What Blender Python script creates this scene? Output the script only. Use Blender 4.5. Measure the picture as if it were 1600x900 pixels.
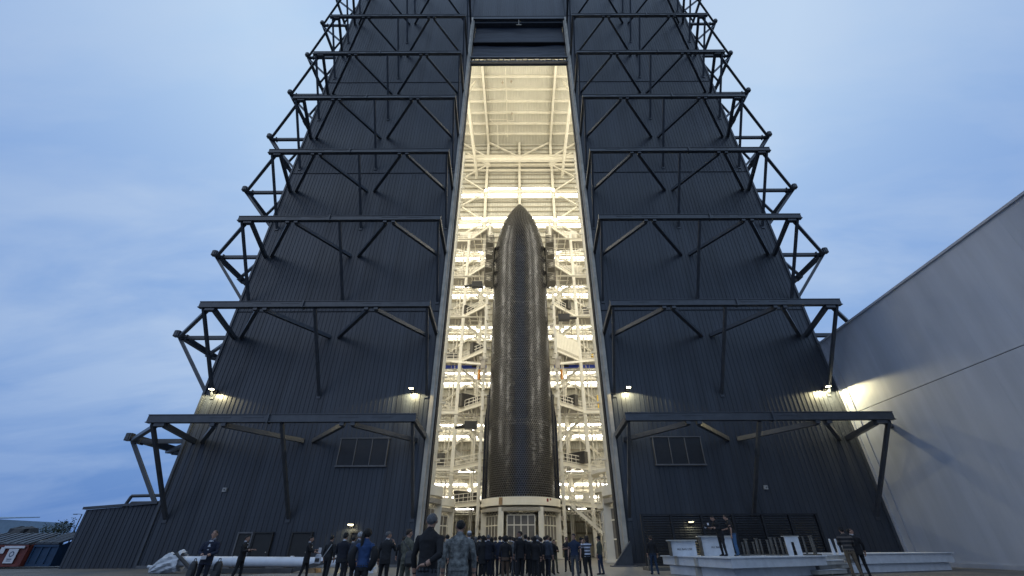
import bpy, bmesh, math, random
from mathutils import Vector, Matrix, noise, kdtree
R = math.radians
random.seed(7)
scene = bpy.context.scene
for o in list(bpy.data.objects): bpy.data.objects.remove(o)

# ------------------------------------------------------------------ camera
cam_d = bpy.data.cameras.new('camera'); cam = bpy.data.objects.new('camera', cam_d)
scene.collection.objects.link(cam); scene.camera = cam
CAM_H = 1.27
cam_d.sensor_width = 36; cam_d.lens = 36*658/1600; cam_d.shift_x = -0.0078
cam_d.clip_start = 0.1; cam_d.clip_end = 6000
cam.location = (0, 0, CAM_H)
cam.rotation_euler = (Matrix.Rotation(R(90+31.6), 4, 'X') @ Matrix.Rotation(R(-0.25), 4, 'Z')).to_euler()
scene.render.resolution_x = 1024; scene.render.resolution_y = 576

# ------------------------------------------------------------------ sky and light (overcast blue dusk)
SUN_EL, SUN_ROT = 1.0, 215
w = bpy.data.worlds.new('World'); scene.world = w; w.use_nodes = True
nt = w.node_tree; nt.nodes.clear()
def N(t, **k):
    n = nt.nodes.new(t)
    for a, b in k.items(): setattr(n, a, b)
    return n
out = N('ShaderNodeOutputWorld'); bg = N('ShaderNodeBackground')
tc = N('ShaderNodeTexCoord'); sep = N('ShaderNodeSeparateXYZ')
nt.links.new(tc.outputs['Generated'], sep.inputs[0])
ramp = N('ShaderNodeValToRGB')
els = ramp.color_ramp.elements
els[0].position = 0.0; els[0].color = (.110, .230, .545, 1)
els[1].position = 1.0; els[1].color = (.31, .49, .86, 1)
for p, c in ((.07, (.125, .260, .590, 1)), (.16, (.190, .350, .690, 1)), (.26, (.280, .455, .785, 1)), (.5, (.345, .525, .85, 1)), (.7, (.47, .655, .92, 1)), (.82, (.50, .69, .94, 1))):
    e = els.new(p); e.color = c
nt.links.new(sep.outputs['Z'], ramp.inputs['Fac'])
# cloud plane projection
add = N('ShaderNodeMath', operation='ADD'); add.inputs[1].default_value = .30
ab = N('ShaderNodeMath', operation='ABSOLUTE')
nt.links.new(sep.outputs['Z'], ab.inputs[0]); nt.links.new(ab.outputs[0], add.inputs[0])
dv = N('ShaderNodeVectorMath', operation='DIVIDE'); cmb = N('ShaderNodeCombineXYZ')
for i in range(3): nt.links.new(add.outputs[0], cmb.inputs[i])
nt.links.new(tc.outputs['Generated'], dv.inputs[0]); nt.links.new(cmb.outputs[0], dv.inputs[1])
mp = N('ShaderNodeMapping'); mp.inputs['Rotation'].default_value = (0, 0, R(28)); mp.inputs['Scale'].default_value = (1.5, 3.6, .8)
nt.links.new(dv.outputs[0], mp.inputs[0])
no = N('ShaderNodeTexNoise'); no.inputs['Scale'].default_value = 1.15; no.inputs['Detail'].default_value = 6; no.inputs['Roughness'].default_value = .56; no.inputs['Distortion'].default_value = .35
nt.links.new(mp.outputs[0], no.inputs['Vector'])
cr = N('ShaderNodeMapRange'); cr.inputs['From Min'].default_value = .38; cr.inputs['From Max'].default_value = .64
cr.inputs['To Min'].default_value = 0; cr.inputs['To Max'].default_value = .72
nt.links.new(no.outputs['Fac'], cr.inputs['Value'])
cl = N('ShaderNodeMix', data_type='RGBA'); cl.inputs['B'].default_value = (.57, .715, .92, 1)
fz = N('ShaderNodeMapRange'); fz.inputs['From Min'].default_value = .0; fz.inputs['From Max'].default_value = .30; fz.inputs['To Min'].default_value = .15
nt.links.new(sep.outputs['Z'], fz.inputs['Value'])
mz = N('ShaderNodeMath', operation='MULTIPLY'); nt.links.new(cr.outputs[0], mz.inputs[0]); nt.links.new(fz.outputs[0], mz.inputs[1]); nt.links.new(mz.outputs[0], cl.inputs['Factor']); nt.links.new(ramp.outputs['Color'], cl.inputs['A'])
sky = N('ShaderNodeTexSky'); sky.sky_type = 'NISHITA'; sky.sun_disc = False
sky.sun_elevation = R(SUN_EL); sky.sun_rotation = R(SUN_ROT)
sc_ = N('ShaderNodeVectorMath', operation='SCALE'); sc_.inputs['Scale'].default_value = .06
nt.links.new(sky.outputs[0], sc_.inputs[0])
mx = N('ShaderNodeMix', data_type='RGBA'); mx.inputs['Factor'].default_value = .06
axn = N('ShaderNodeMath', operation='ABSOLUTE'); nt.links.new(sep.outputs['X'], axn.inputs[0])
axr = N('ShaderNodeMapRange'); axr.inputs['From Min'].default_value = .48; axr.inputs['From Max'].default_value = .82; axr.inputs['To Max'].default_value = .48
nt.links.new(axn.outputs[0], axr.inputs['Value'])
axm = N('ShaderNodeMix', data_type='RGBA'); axm.inputs['B'].default_value = (.17, .315, .66, 1)
nt.links.new(axr.outputs[0], axm.inputs['Factor']); nt.links.new(cl.outputs['Result'], axm.inputs['A'])
nt.links.new(axm.outputs['Result'], mx.inputs['A']); nt.links.new(sc_.outputs[0], mx.inputs['B'])
nt.links.new(mx.outputs['Result'], bg.inputs['Color']); bg.inputs['Strength'].default_value = 1.0
nt.links.new(bg.outputs[0], out.inputs['Surface'])
sd = bpy.data.lights.new('sun', 'SUN'); sd.energy = .10; sd.angle = R(30); sd.color = (1, .9, .8)
sun = bpy.data.objects.new('sun', sd); scene.collection.objects.link(sun)
sun.rotation_euler = (R(60), 0, R(-35))
scene.view_settings.view_transform = 'Standard'; scene.view_settings.look = 'None'
scene.view_settings.exposure = 0; scene.view_settings.gamma = 1
scene.cycles.max_bounces = 7; scene.cycles.diffuse_bounces = 4; scene.cycles.glossy_bounces = 3
scene.cycles.use_denoising = True; scene.cycles.sample_clamp_indirect = 8

WARM = (1.0, .95, .83)
def lamp(kind, loc, energy, color=WARM, rot=(0,0,0), name='lamp_light', **k):
    d = bpy.data.lights.new(name, kind); d.energy = energy; d.color = color
    for a, b in k.items(): setattr(d, a, b)
    o = bpy.data.objects.new(name, d); scene.collection.objects.link(o)
    o.location = loc; o.rotation_euler = rot
    return o

# ------------------------------------------------------------------ materials
def mat(name, col, rough=.6, metal=0, spec=.5, var=.12, nscale=1.5, emit=None, estr=0, bump=0, bscale=30, col2=None, alpha=1, trans=0, coat=0, stretch=None):
    m = bpy.data.materials.new(name); m.use_nodes = True
    t = m.node_tree; b = t.nodes['Principled BSDF']
    b.inputs['Roughness'].default_value = rough; b.inputs['Metallic'].default_value = metal
    b.inputs['Specular IOR Level'].default_value = spec; b.inputs['Coat Weight'].default_value = coat
    b.inputs['Transmission Weight'].default_value = trans
    tcn = t.nodes.new('ShaderNodeTexCoord'); src = tcn.outputs['Object']
    if stretch:
        mpn = t.nodes.new('ShaderNodeMapping'); mpn.inputs['Scale'].default_value = stretch
        t.links.new(src, mpn.inputs[0]); src = mpn.outputs[0]
    n = t.nodes.new('ShaderNodeTexNoise'); n.inputs['Scale'].default_value = nscale; n.inputs['Detail'].default_value = 6; n.inputs['Roughness'].default_value = .6
    t.links.new(src, n.inputs['Vector'])
    mr = t.nodes.new('ShaderNodeMapRange'); mr.inputs['From Min'].default_value = .3; mr.inputs['From Max'].default_value = .7
    t.links.new(n.outputs['Fac'], mr.inputs['Value'])
    mixn = t.nodes.new('ShaderNodeMix'); mixn.data_type = 'RGBA'
    c2 = col2 or tuple(min(1, c*(1+var)) for c in col); c1 = col if col2 else tuple(c*(1-var) for c in col)
    mixn.inputs['A'].default_value = (*c1, 1); mixn.inputs['B'].default_value = (*c2, 1)
    t.links.new(mr.outputs[0], mixn.inputs['Factor'])
    t.links.new(mixn.outputs['Result'], b.inputs['Base Color'])
    if emit:
        b.inputs['Emission Color'].default_value = (*emit, 1); b.inputs['Emission Strength'].default_value = estr
    if bump:
        nb = t.nodes.new('ShaderNodeTexNoise'); nb.inputs['Scale'].default_value = bscale; nb.inputs['Detail'].default_value = 4
        t.links.new(src, nb.inputs['Vector'])
        bn = t.nodes.new('ShaderNodeBump'); bn.inputs['Strength'].default_value = bump; bn.inputs['Distance'].default_value = .05
        t.links.new(nb.outputs['Fac'], bn.inputs['Height']); t.links.new(bn.outputs[0], b.inputs['Normal'])
    return m
M = {}
M['panel'] = mat('dark_panel', (.039, .045, .056), .40, var=.22, nscale=.35, stretch=(1, 1, .25), spec=.5)
M['panel_b'] = mat('dark_panel_worn', (.035, .040, .050), .42, var=.22, nscale=.5, stretch=(1, 1, .25), spec=.5)
M['sheet'] = mat('dark_backing', (.035, .039, .046), .6)
M['steel'] = mat('girder_paint', (.050, .056, .066), .40, var=.25, nscale=2, spec=.6)
M['track'] = mat('door_track', (.46, .41, .33), .4, metal=.2, var=.25, nscale=.9)
M['seal'] = mat('door_seal', (.012, .013, .016), .8)
M['cream'] = mat('cream_liner', (.62, .60, .52), .55, var=.06, nscale=.3)
M['white'] = mat('white_steel', (.78, .74, .63), .45, var=.06, nscale=1)
M['girt'] = mat('girt_steel', (.36, .33, .26), .55, var=.12, nscale=1)
M['rail'] = mat('rail_paint', (.70, .66, .56), .5, var=.1)
M['grating'] = mat('deck_grating', (.32, .30, .26), .7, var=.2, nscale=6)
M['crate'] = mat('equipment_case', (.075, .07, .062), .6, var=.3, nscale=2)
M['blue'] = mat('blue_beam', (.03, .07, .45), .4)
M['orange'] = mat('orange_paint', (.62, .25, .03), .5)
M['yellow'] = mat('yellow_paint', (.75, .50, .04), .5)
M['black'] = mat('black_metal', (.015, .015, .017), .5)
M['curtain'] = mat('door_fabric', (.028, .034, .046), .55, var=.35, nscale=1.2, stretch=(.3, 1, 3), bump=.6, bscale=1.2)
M['tube'] = mat('lamp_tube', (.9, .9, .85), .5, emit=(1, .955, .84), estr=10)
M['flood'] = mat('flood_lens', (.9, .9, .85), .5, emit=(1, .955, .84), estr=20)
M['wall_lens'] = mat('wall_lens', (.9, .9, .8), .5, emit=(1, .90, .55), estr=16)
M['tile'] = mat('heat_tile_black', (.010, .010, .012), .24, var=.5, nscale=.35, spec=.38)
M['hull'] = mat('hull_steel', (.24, .24, .245), .5, metal=.2, var=.15)
M['glass'] = mat('dull_glass', (.15, .14, .125), .3, var=.25, nscale=.8, spec=.35)
M['duct'] = mat('white_duct', (.74, .70, .60), .4, var=.05)
M['wwall'] = mat('white_cladding', (.44, .47, .53), .55, var=.09, nscale=.9, bump=.15, bscale=60, stretch=(1, 1, .12))
M['wtrim'] = mat('cladding_trim', (.40, .42, .47), .5, var=.1)
M['slab'] = mat('white_painted_steel', (.60, .63, .67), .5, var=.12, nscale=2.5)
M['slabd'] = mat('dirty_painted_steel', (.40, .39, .36), .6, var=.25, nscale=3)
M['post'] = mat('weathered_post', (.10, .095, .085), .7, var=.35, nscale=8)
M['louver'] = mat('louver_black', (.009, .010, .013), .5, var=.3)
M['darkglass'] = mat('vent_screen', (.014, .015, .018), .45, var=.3, nscale=3)
M['door'] = mat('door_brown', (.020, .020, .020), .6, var=.2)
M['frame'] = mat('grey_frame', (.12, .12, .125), .5)
M['pipew'] = mat('white_tank_paint', (.62, .65, .70), .38, var=.08, nscale=2)
M['tarp'] = mat('white_tarp', (.55, .57, .60), .8, var=.12, nscale=4, bump=.5, bscale=5)
M['strap'] = mat('grey_strap', (.05, .05, .05), .8, var=.3)
M['red'] = mat('rust_red_paint', (.13, .03, .025), .65, var=.4, nscale=2)
M['bluebin'] = mat('dark_blue_paint', (.012, .045, .10), .6, var=.3, nscale=2)
M['lid'] = mat('dark_plastic_lid', (.05, .06, .075), .45, var=.2)
M['paper'] = mat('white_paper', (.62, .62, .66), .7)
M['leaf'] = mat('foliage', (.045, .06, .03), .8, var=.5, nscale=3)
M['rock'] = mat('rubble', (.22, .20, .17), .9, var=.4, nscale=3, bump=.8, bscale=4)
M['far'] = mat('far_cladding', (.25, .34, .42), .6)
M['fart'] = mat('far_teal', (.05, .16, .26), .6)
M['box'] = mat('grey_box', (.35, .35, .35), .6)
M['carton'] = mat('carton', (.30, .20, .11), .8, var=.3)
M['redpart'] = mat('red_part', (.25, .03, .02), .6)

# every sheet of cladding is a touch lighter or darker than the next
for key, amt in (('panel', .16), ('panel_b', .16), ('wwall', .05)):
    t_ = M[key].node_tree; b_ = t_.nodes['Principled BSDF']; src_ = b_.inputs['Base Color'].links[0].from_socket
    oi = t_.nodes.new('ShaderNodeObjectInfo'); mr_ = t_.nodes.new('ShaderNodeMapRange'); mr_.inputs['To Min'].default_value = 1-amt; mr_.inputs['To Max'].default_value = 1+amt
    t_.links.new(oi.outputs['Random'], mr_.inputs['Value'])
    vm = t_.nodes.new('ShaderNodeVectorMath'); vm.operation = 'SCALE'; t_.links.new(src_, vm.inputs[0]); t_.links.new(mr_.outputs[0], vm.inputs['Scale']); t_.links.new(vm.outputs[0], b_.inputs['Base Color'])
M['cradle'] = mat('cradle_steel', (.13, .12, .10), .6, var=.3, nscale=3)
# ground and floor
M['ground'] = mat('tarmac', (.080, .078, .074), .75, var=.0, nscale=.4, col2=(.155, .15, .142), bump=.4, bscale=25)
M['floor'] = mat('concrete_floor', (.24, .23, .21), .45, var=.18, nscale=.5, bump=.1)

# ------------------------------------------------------------------ mesh helpers
class MB:
    def __init__(s): s.v = []; s.f = []
    def add(s, vs, fs):
        n = len(s.v); s.v += [tuple(v) for v in vs]; s.f += [tuple(i+n for i in f) for f in fs]; return s
    def box(s, c, d):
        x, y, z = c; a, b, h = d[0]/2, d[1]/2, d[2]/2
        vs = [(x+i*a, y+j*b, z+k*h) for k in (-1, 1) for j in (-1, 1) for i in (-1, 1)]
        return s.add(vs, [(0,2,3,1),(4,5,7,6),(0,1,5,4),(2,6,7,3),(0,4,6,2),(1,3,7,5)])
    def beam(s, p0, p1, wd, h, up=(0,0,1)):
        p0, p1 = Vector(p0), Vector(p1); d = (p1-p0).normalized(); u = Vector(up)
        if abs(d.dot(u)) > .98: u = Vector((0,1,0))
        a = d.cross(u).normalized(); b = a.cross(d).normalized()
        vs = [p+a*(i*wd/2)+b*(j*h/2) for p in (p0, p1) for (i, j) in ((-1,-1),(1,-1),(1,1),(-1,1))]
        return s.add(vs, [(0,1,2,3),(7,6,5,4),(0,4,5,1),(1,5,6,2),(2,6,7,3),(3,7,4,0)])
    def ibeam(s, p0, p1, wd, h, t=.06, up=(0,0,1)):
        p0, p1 = Vector(p0), Vector(p1); d = (p1-p0).normalized(); u = Vector(up)
        a = d.cross(u).normalized(); b = a.cross(d).normalized()
        s.beam(p0+b*(h/2-t/2), p1+b*(h/2-t/2), wd, t, up); s.beam(p0-b*(h/2-t/2), p1-b*(h/2-t/2), wd, t, up)
        return s.beam(p0, p1, t, h-2*t, up)
    def tube(s, p0, p1, r, n=10, r1=None, cap=True):
        p0, p1 = Vector(p0), Vector(p1); d = (p1-p0).normalized(); u = Vector((0,0,1)) if abs(d.z) < .9 else Vector((0,1,0))
        a = d.cross(u).normalized(); b = a.cross(d); r1 = r if r1 is None else r1
        vs = [p+(a*math.cos(2*math.pi*i/n)+b*math.sin(2*math.pi*i/n))*q for p, q in ((p0, r), (p1, r1)) for i in range(n)]
        fs = [(i, (i+1) % n, n+(i+1) % n, n+i) for i in range(n)]
        if cap: fs += [tuple(range(n))[::-1], tuple(range(n, 2*n))]
        return s.add(vs, fs)
    def path(s, pts, r, n=8):
        for a, b in zip(pts, pts[1:]): s.tube(a, b, r, n)
        return s
    def ring(s, c, r0, r1, z0, z1, n=48):
        vs = []
        for i in range(n):
            a = 2*math.pi*i/n
            for (r, z) in ((r0, z0), (r1, z0), (r1, z1), (r0, z1)): vs.append((c[0]+r*math.cos(a), c[1]+r*math.sin(a), z))
        fs = []
        for i in range(n):
            j = (i+1) % n
            for k in range(4):
                l = (k+1) % 4; fs.append((i*4+k, j*4+k, j*4+l, i*4+l))
        return s.add(vs, fs)
    def poly(s, pts, off):
        off = Vector(off); n = len(pts); vs = [Vector(p) for p in pts]+[Vector(p)+off for p in pts]
        return s.add(vs, [tuple(range(n))[::-1], tuple(range(n, 2*n))]+[(i, (i+1) % n, n+(i+1) % n, n+i) for i in range(n)])
    def mesh(s, name, m):
        me = bpy.data.meshes.new(name); me.from_pydata(s.v, [], s.f); me.materials.append(m); me.update()
        b = bmesh.new(); b.from_mesh(me); bmesh.ops.recalc_face_normals(b, faces=b.faces); b.to_mesh(me); b.free()
        return me
    def build(s, name, m, parent=None, smooth=False, **k):
        return link(name, s.mesh(name, m), parent, smooth=smooth, **k)
def link(name, me, parent=None, loc=None, rot=None, scale=None, smooth=False, label=None, cat=None, group=None, kind=None):
    o = bpy.data.objects.new(name, me); scene.collection.objects.link(o)
    if parent: o.parent = parent
    if loc: o.location = loc
    if rot: o.rotation_euler = rot
    if scale: o.scale = scale
    if smooth: me.shade_smooth()
    tag(o, label, cat, group, kind)
    return o
def tag(o, label=None, cat=None, group=None, kind=None):
    if label: o['label'] = label
    if cat: o['category'] = cat
    if group: o['group'] = group
    if kind: o['kind'] = kind
    return o
def thing(name, label, cat, loc=(0,0,0), group=None, rot=(0,0,0)):
    o = link(name, None, loc=loc, rot=rot); return tag(o, label, cat, group)

# ------------------------------------------------------------------ setting: ground
g = MB(); g.add([(-900,-300,0),(900,-300,0),(900,37.9,0),(-900,37.9,0)], [(0,1,2,3)])
g.add([(-900,37.9,0),(-29.2,37.9,0),(-29.2,1500,0),(-900,1500,0)], [(0,1,2,3)])
g.add([(29.2,37.9,0),(900,37.9,0),(900,1500,0),(29.2,1500,0)], [(0,1,2,3)])
g.add([(-29.2,80.9,0),(29.2,80.9,0),(29.2,1500,0),(-29.2,1500,0)], [(0,1,2,3)])
g.build('ground', M['ground'], kind='structure')
sl = MB(); sl.box((0, 59.4, -.15), (58.4, 43, .304)); sl.build('concrete_floor', M['floor'], kind='structure')
ap = MB(); ap.box((0, 30.5, -.146), (30, 14.6, .3)); ap.build('concrete_apron', M['floor'], kind='structure')

# ------------------------------------------------------------------ the hangar
F = 38.0; HW = 29.0; DW = 7.65; JW = 8.2; BACK = 80.0; TOP = 100.5; CEIL = 98.2
hangar = thing('hangar', 'towering dark corrugated hangar wrapped in external wind girders, tall lit door open in the middle', 'building', (0, F, 0))
def hp(name, mb, m, parent=None, **k):
    o = mb.build(name, m, None, **k); o.parent = parent or hangar
    o.matrix_parent_inverse = Matrix.Translation((0, -F, 0)) if (parent is None or parent == hangar) else Matrix()
    return o
# wall panels: one corrugated mesh per height
rows = [(0.15, 21.9), (21.93, 41.9), (41.93, 61.3), (61.33, 80.8), (80.83, TOP)]
def panel_mesh(wd, h, m, nr=2, y0=0):
    mb = MB(); prof = [(0, 0)]
    pw = wd/nr
    for i in range(nr):
        c = (i+.5)*pw
        prof += [(c-.030, 0), (c-.018, -.038), (c+.018, -.038), (c+.030, 0)]
    prof += [(wd-.006, 0), (wd-.006, .02)]
    n = len(prof)
    vs = [(x, y, 0) for x, y in prof]+[(x, y, h) for x, y in prof]
    mb.add(vs, [(i, i+1, n+i+1, n+i) for i in range(n-1)])
    me = bpy.data.meshes.new('wall_panel'); me.from_pydata(mb.v, [], mb.f); me.materials.append(m); me.update()
    return me
walls = {}
for s in (-1, 1):
    b = MB(); b.box((s*(JW+HW)/2, F+.25, TOP/2), (HW-JW, .40, TOP)); walls[s] = hp('front_wall', b, M['sheet'])
b = MB(); b.box((0, F+.25, (79.9+TOP)/2), (2*JW, .40, TOP-79.9)); hw_ = hp('header_wall', b, M['sheet'])
meshes = {}
for (z0, z1) in rows: meshes[z0] = (panel_mesh(.8, z1-z0, M['panel']), panel_mesh(.8, z1-z0, M['panel_b']))
for s in (-1, 1):
    for i in range(26):
        x = -HW+i*.8 if s < 0 else JW+i*.8
        for (z0, z1) in rows:
            o = link('wall_panel', meshes[z0][random.random() < .3], walls[s], loc=(x, F+.02+random.uniform(-.006, .006), z0))
            o.matrix_parent_inverse = Matrix()
for i in range(20):
    pm = meshes[80.83][i % 4 == 1]
    link('wall_panel', pm, hw_, loc=(-8.0+i*.8, F+.02, 80.83))
for s in (-1, 1):
    for (z0, z1) in rows[:-1]:
        b = MB(); b.box(((JW+HW)/2*s, F-.02, z1+.01), (HW-JW, .05, .07)); hp('lap_flashing', b, M['seal'])
# corner trim, header soffit, base kerb
for s in (-1, 1):
    b = MB(); b.box((s*(HW+.08), F+.18, TOP/2), (.2, .6, TOP)); hp('corner_trim', b, M['steel'])
    b = MB(); b.box((s*(JW+HW)/2, F-.06, .09), (HW-JW, .12, .18)); hp('base_flashing', b, M['frame'])
    b = MB(); b.box((s*(HW-.14), (F+.5+BACK)/2, TOP/2), (.3, BACK-F-.5, TOP)); hp('side_wall', b, M['panel'])
    b = MB(); b.box((s*(HW-.36), (F+.6+BACK)/2, CEIL/2), (.1, BACK-F-.7, CEIL)); hp('side_liner', b, M['cream'])
    b = MB(); b.box((s*(JW+HW-.5)/2, F+.55, CEIL/2), (HW-JW-.6, .12, CEIL)); hp('front_liner', b, M['cream'])
    # door track and seal
    b = MB(); b.box((s*(JW-.16), F-.05, 39.9), (.32, .5, 79.8)); b.box((s*(JW-.42), F+.12, 39.9), (.2, .34, 79.8)); hp('door_track', b, M['track'])
    b = MB(); b.box((s*(DW+.02), F+.5, 39.9), (.16, .9, 79.8)); b.box((s*(DW+.25), F+.75, 39.9), (.5, .3, 79.8)); hp('door_seal', b, M['seal'])
b = MB(); b.box((0, F+.55, 89.1), (2*JW+2, .12, 18)); hp('front_liner', b, M['cream'])
b = MB(); b.box((0, F-.02, 79.62), (2*JW, .5, .55)); b.box((0, F+.6, 79.0), (2*JW-.8, .9, .5)); hp('door_header', b, M['steel'])
b = MB(); b.beam((0, F-.1, 79.9), (0, F-.1, 77.6), .08, .08); b.box((0, F-.1, 77.6), (.9, .12, .12)); hp('header_bracket', b, M['track'])
# rolled fabric door
def curtain(z0, z1, y0, y1, amp, seed):
    nx, nz = 60, 16; vs = []
    for k in range(nz+1):
        for i in range(nx+1):
            u = i/nx; v = k/nz; x = -DW+.1+u*(2*DW-.2)
            sag = (abs(2*u-1)**6)*.5
            y = y0+(y1-y0)*v+amp*noise.noise(Vector((x*.25, v*6+seed+sag*2, seed)))+amp*.6*math.sin(v*19+noise.noise(Vector((x*.2, seed, 0)))*3)
            vs.append((x, y, z0+(z1-z0)*v))
    b = MB(); b.add(vs, [(k*(nx+1)+i, k*(nx+1)+i+1, (k+1)*(nx+1)+i+1, (k+1)*(nx+1)+i) for k in range(nz) for i in range(nx)]); return b
c1 = curtain(67.9, 72.2, F+.05, F+.5, .10, 1.3); o = hp('door_curtain', c1, M['curtain'], smooth=True)
c1 = curtain(72.4, 79.2, F+.25, F+1.0, .08, 5.1); o = hp('door_curtain', c1, M['curtain'], smooth=True)
b = MB(); b.box((0, F+.3, 72.3), (2*DW, .7, .22)); hp('curtain_bar', b, M['seal'])
tr = MB(); tr.box((0, F-.05, 67.75), (2*DW+.2, .35, .32)); tr.box((0, F-.0, 66.55), (2*DW+.2, .35, .16)); ct = hp('door_truss', tr, M['frame'])
b = MB(); b.box((0, F+.45, 67.1), (2*DW, .1, 1.5)); hp('truss_panel', b, M['seal'])
nb_ = 16
for i in range(nb_):
    x0 = -DW+i*2*DW/nb_; x1 = x0+2*DW/nb_
    z0, z1 = (67.6, 66.6) if i % 2 else (66.6, 67.6)
    b = MB(); b.beam((x0, F-.05, z0), (x1, F-.05, z1), .07, .07); hp('truss_web', b, M['track'], parent=ct)
# roof and back wall
b = MB(); b.box((0, (F+BACK)/2+.3, TOP-.3), (2*HW+.2, BACK-F+.6, .5)); hp('roof', b, M['panel'])
def corr(mb, x0, x1, pitch, dep, fn):
    n = int((x1-x0)/pitch)
    pts = []
    for i in range(n):
        a = x0+i*pitch; pts += [(a, 0), (a+pitch*.55, 0), (a+pitch*.65, dep), (a+pitch*.9, dep)]
    pts.append((x1, 0)); m = len(pts)
    mb.add([fn(p, d, 0) for p, d in pts]+[fn(p, d, 1) for p, d in pts], [(i, i+1, m+i+1, m+i) for i in range(m-1)])
b = MB(); corr(b, -28.5, 28.5, .42, .09, lambda p, d, t: (p, BACK-d, t*CEIL)); bw = hp('rear_wall', b, M['cream'])
b = MB(); b.box((0, BACK+.5, TOP/2), (2*HW+.2, .4, TOP)); hp('rear_cladding', b, M['panel'])
b = MB(); corr(b, -28.5, 28.5, .42, .09, lambda p, d, t: (p, F+.6+t*(BACK-F-.6), CEIL-d)); cw = hp('ceiling', b, M['cream'])
gm = MB(); gm.box((0, 0, 0), (57, .28, .16)); gm.box((0, -.12, -.1), (57, .05, .22)); gme = gm.mesh('girt', M['girt'])
z = 1.6; k = 0
while z < CEIL-.6:
    link('girt', gme, bw, loc=(0, BACK-.24, z)); z += 1.62
pm = MB(); pm.box((0, 0, 0), (57, .34, .66)); pme = pm.mesh('purlin', M['white'])
y = 43.1
while y < BACK-1: link('purlin', pme, cw, loc=(0, y, CEIL-.42)); y += 3.31
COLX = [0, -8.6, 8.6, -17.2, 17.2, -25.8, 25.8]
LV = [9.6+9.87*k for k in range(9)]
for x in COLX:
    if x: b = MB(); b.ibeam((x, F+1, CEIL-1.0), (x, BACK-.4, CEIL-1.0), .5, 1.1, .08); hp('rafter', b, M['white'])
    top = CEIL-.4 if x else CEIL-.4
    b = MB(); b.ibeam((x, BACK-.75, .05), (x, BACK-.75, top), .62, .7, .07, up=(0, 1, 0)); hp('wall_column', b, M['white'])
for i, zl in enumerate(LV):
    b = MB(); b.ibeam((-28, BACK-1.0, zl), (28, BACK-1.0, zl), .6, .75, .07); lb = hp('level_beam', b, M['white'])
    b = MB(); b.box((0, BACK-.7, zl-1.7), (56.5, .5, .5)); hp('level_beam', b, M['white'])
    for s in (-1, 1):
        for (xa, xb) in ((8.6, 14.2), (25.8, 20.2)):
            b = MB(); b.beam((s*xa, BACK-1.1, zl), (s*xb, BACK-1.1, zl+4.6), .38, .38); hp('wall_brace', b, M['white'])
            b = MB(); b.beam((s*xa, BACK-1.1, zl-.1), (s*xb, BACK-1.1, zl-4.4), .38, .38); hp('wall_brace', b, M['white'])
            b = MB(); b.box((s*xa, BACK-1.15, zl), (1.5, .12, 1.5)); hp('gusset_plate', b, M['white'])
# top truss on the rear wall
b = MB(); b.ibeam((-28, BACK-1.0, 91.7), (28, BACK-1.0, 91.7), .6, 1.5, .1); hp('level_beam', b, M['white'])
b = MB(); b.box((0, BACK-1.1, 90.1), (57, .4, .5)); hp('level_beam', b, M['white'])
for (xa, za, xb, zb) in ((0, 91.5, -8.2, 97.4), (0, 91.5, 8.2, 97.4), (-8.6, 91.5, -16, 97.4), (8.6, 91.5, 16, 97.4)):
    b = MB(); b.beam((xa, BACK-1.1, za), (xb, BACK-1.1, zb), .42, .42); hp('wall_brace', b, M['white'])
for x in COLX[:3]:
    b = MB(); b.box((x, BACK-1.4, 90.4), (2.2, .15, 1.2)); hp('gusset_plate', b, M['white'])
# ceiling pipework
b = MB(); b.path([(-3.2, 57, 97), (-3.2, 74, 97), (-3.2, 74, 93.8)], .07); b.path([(-3.2, 71.5, 97), (-1.6, 71.5, 97), (-1.6, 69, 97)], .07); b.path([(-3.2, 71, 97), (-7.8, 71, 97), (-5.8, 73, 97), (-5.8, 78, 94)], .07)
hp('sprinkler_pipe', b, M['white'])
for (x, y) in ((-4.0, 60.5), (-1.9, 60.2), (-1.9, 69)):
    b = MB(); b.tube((x, y, 96.6), (x, y, 96.0), .32, 12, .12); b.tube((x, y, 97.4), (x, y, 96.6), .05); hp('ceiling_fixture', b, M['track'])
# crane rails hanging on both sides under the ceiling
for s in (-1, 1):
    b = MB(); b.ibeam((s*11.2, 46, 84.5), (s*11.2, 79, 84.5), .6, 1.2, .1); hp('crane_rail', b, M['white'])
    b = MB(); b.beam((s*11.2, 55, 84), (s*10.6, 60.5, 97), .45, .45); hp('crane_hanger', b, M['white'])
b = MB(); b.ibeam((-11, 74.5, 85.8), (11, 74.5, 85.8), .9, 1.3, .1); hp('crane_bridge', b, M['white'])
# ducts along the rear wall
for (xa, xb, z, r) in ((-25, -6.6, 63.2, .85), (6.8, 13.2, 63.2, .85), (14, 26, 63.6, .85), (7.5, 13.6, 53.6, .8), (14.3, 26, 53.8, .8), (-25, -7, 53.4, .6)):
    b = MB(); b.tube((xa, 77.2, z), (xb, 77.2, z), r, 20)
    q = xa+1.2
    while q < xb: b.tube((q, 77.2, z), (q+.12, 77.2, z), r+.05, 20); q += 2.4
    hp('air_duct', b, M['duct'], smooth=False)
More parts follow.
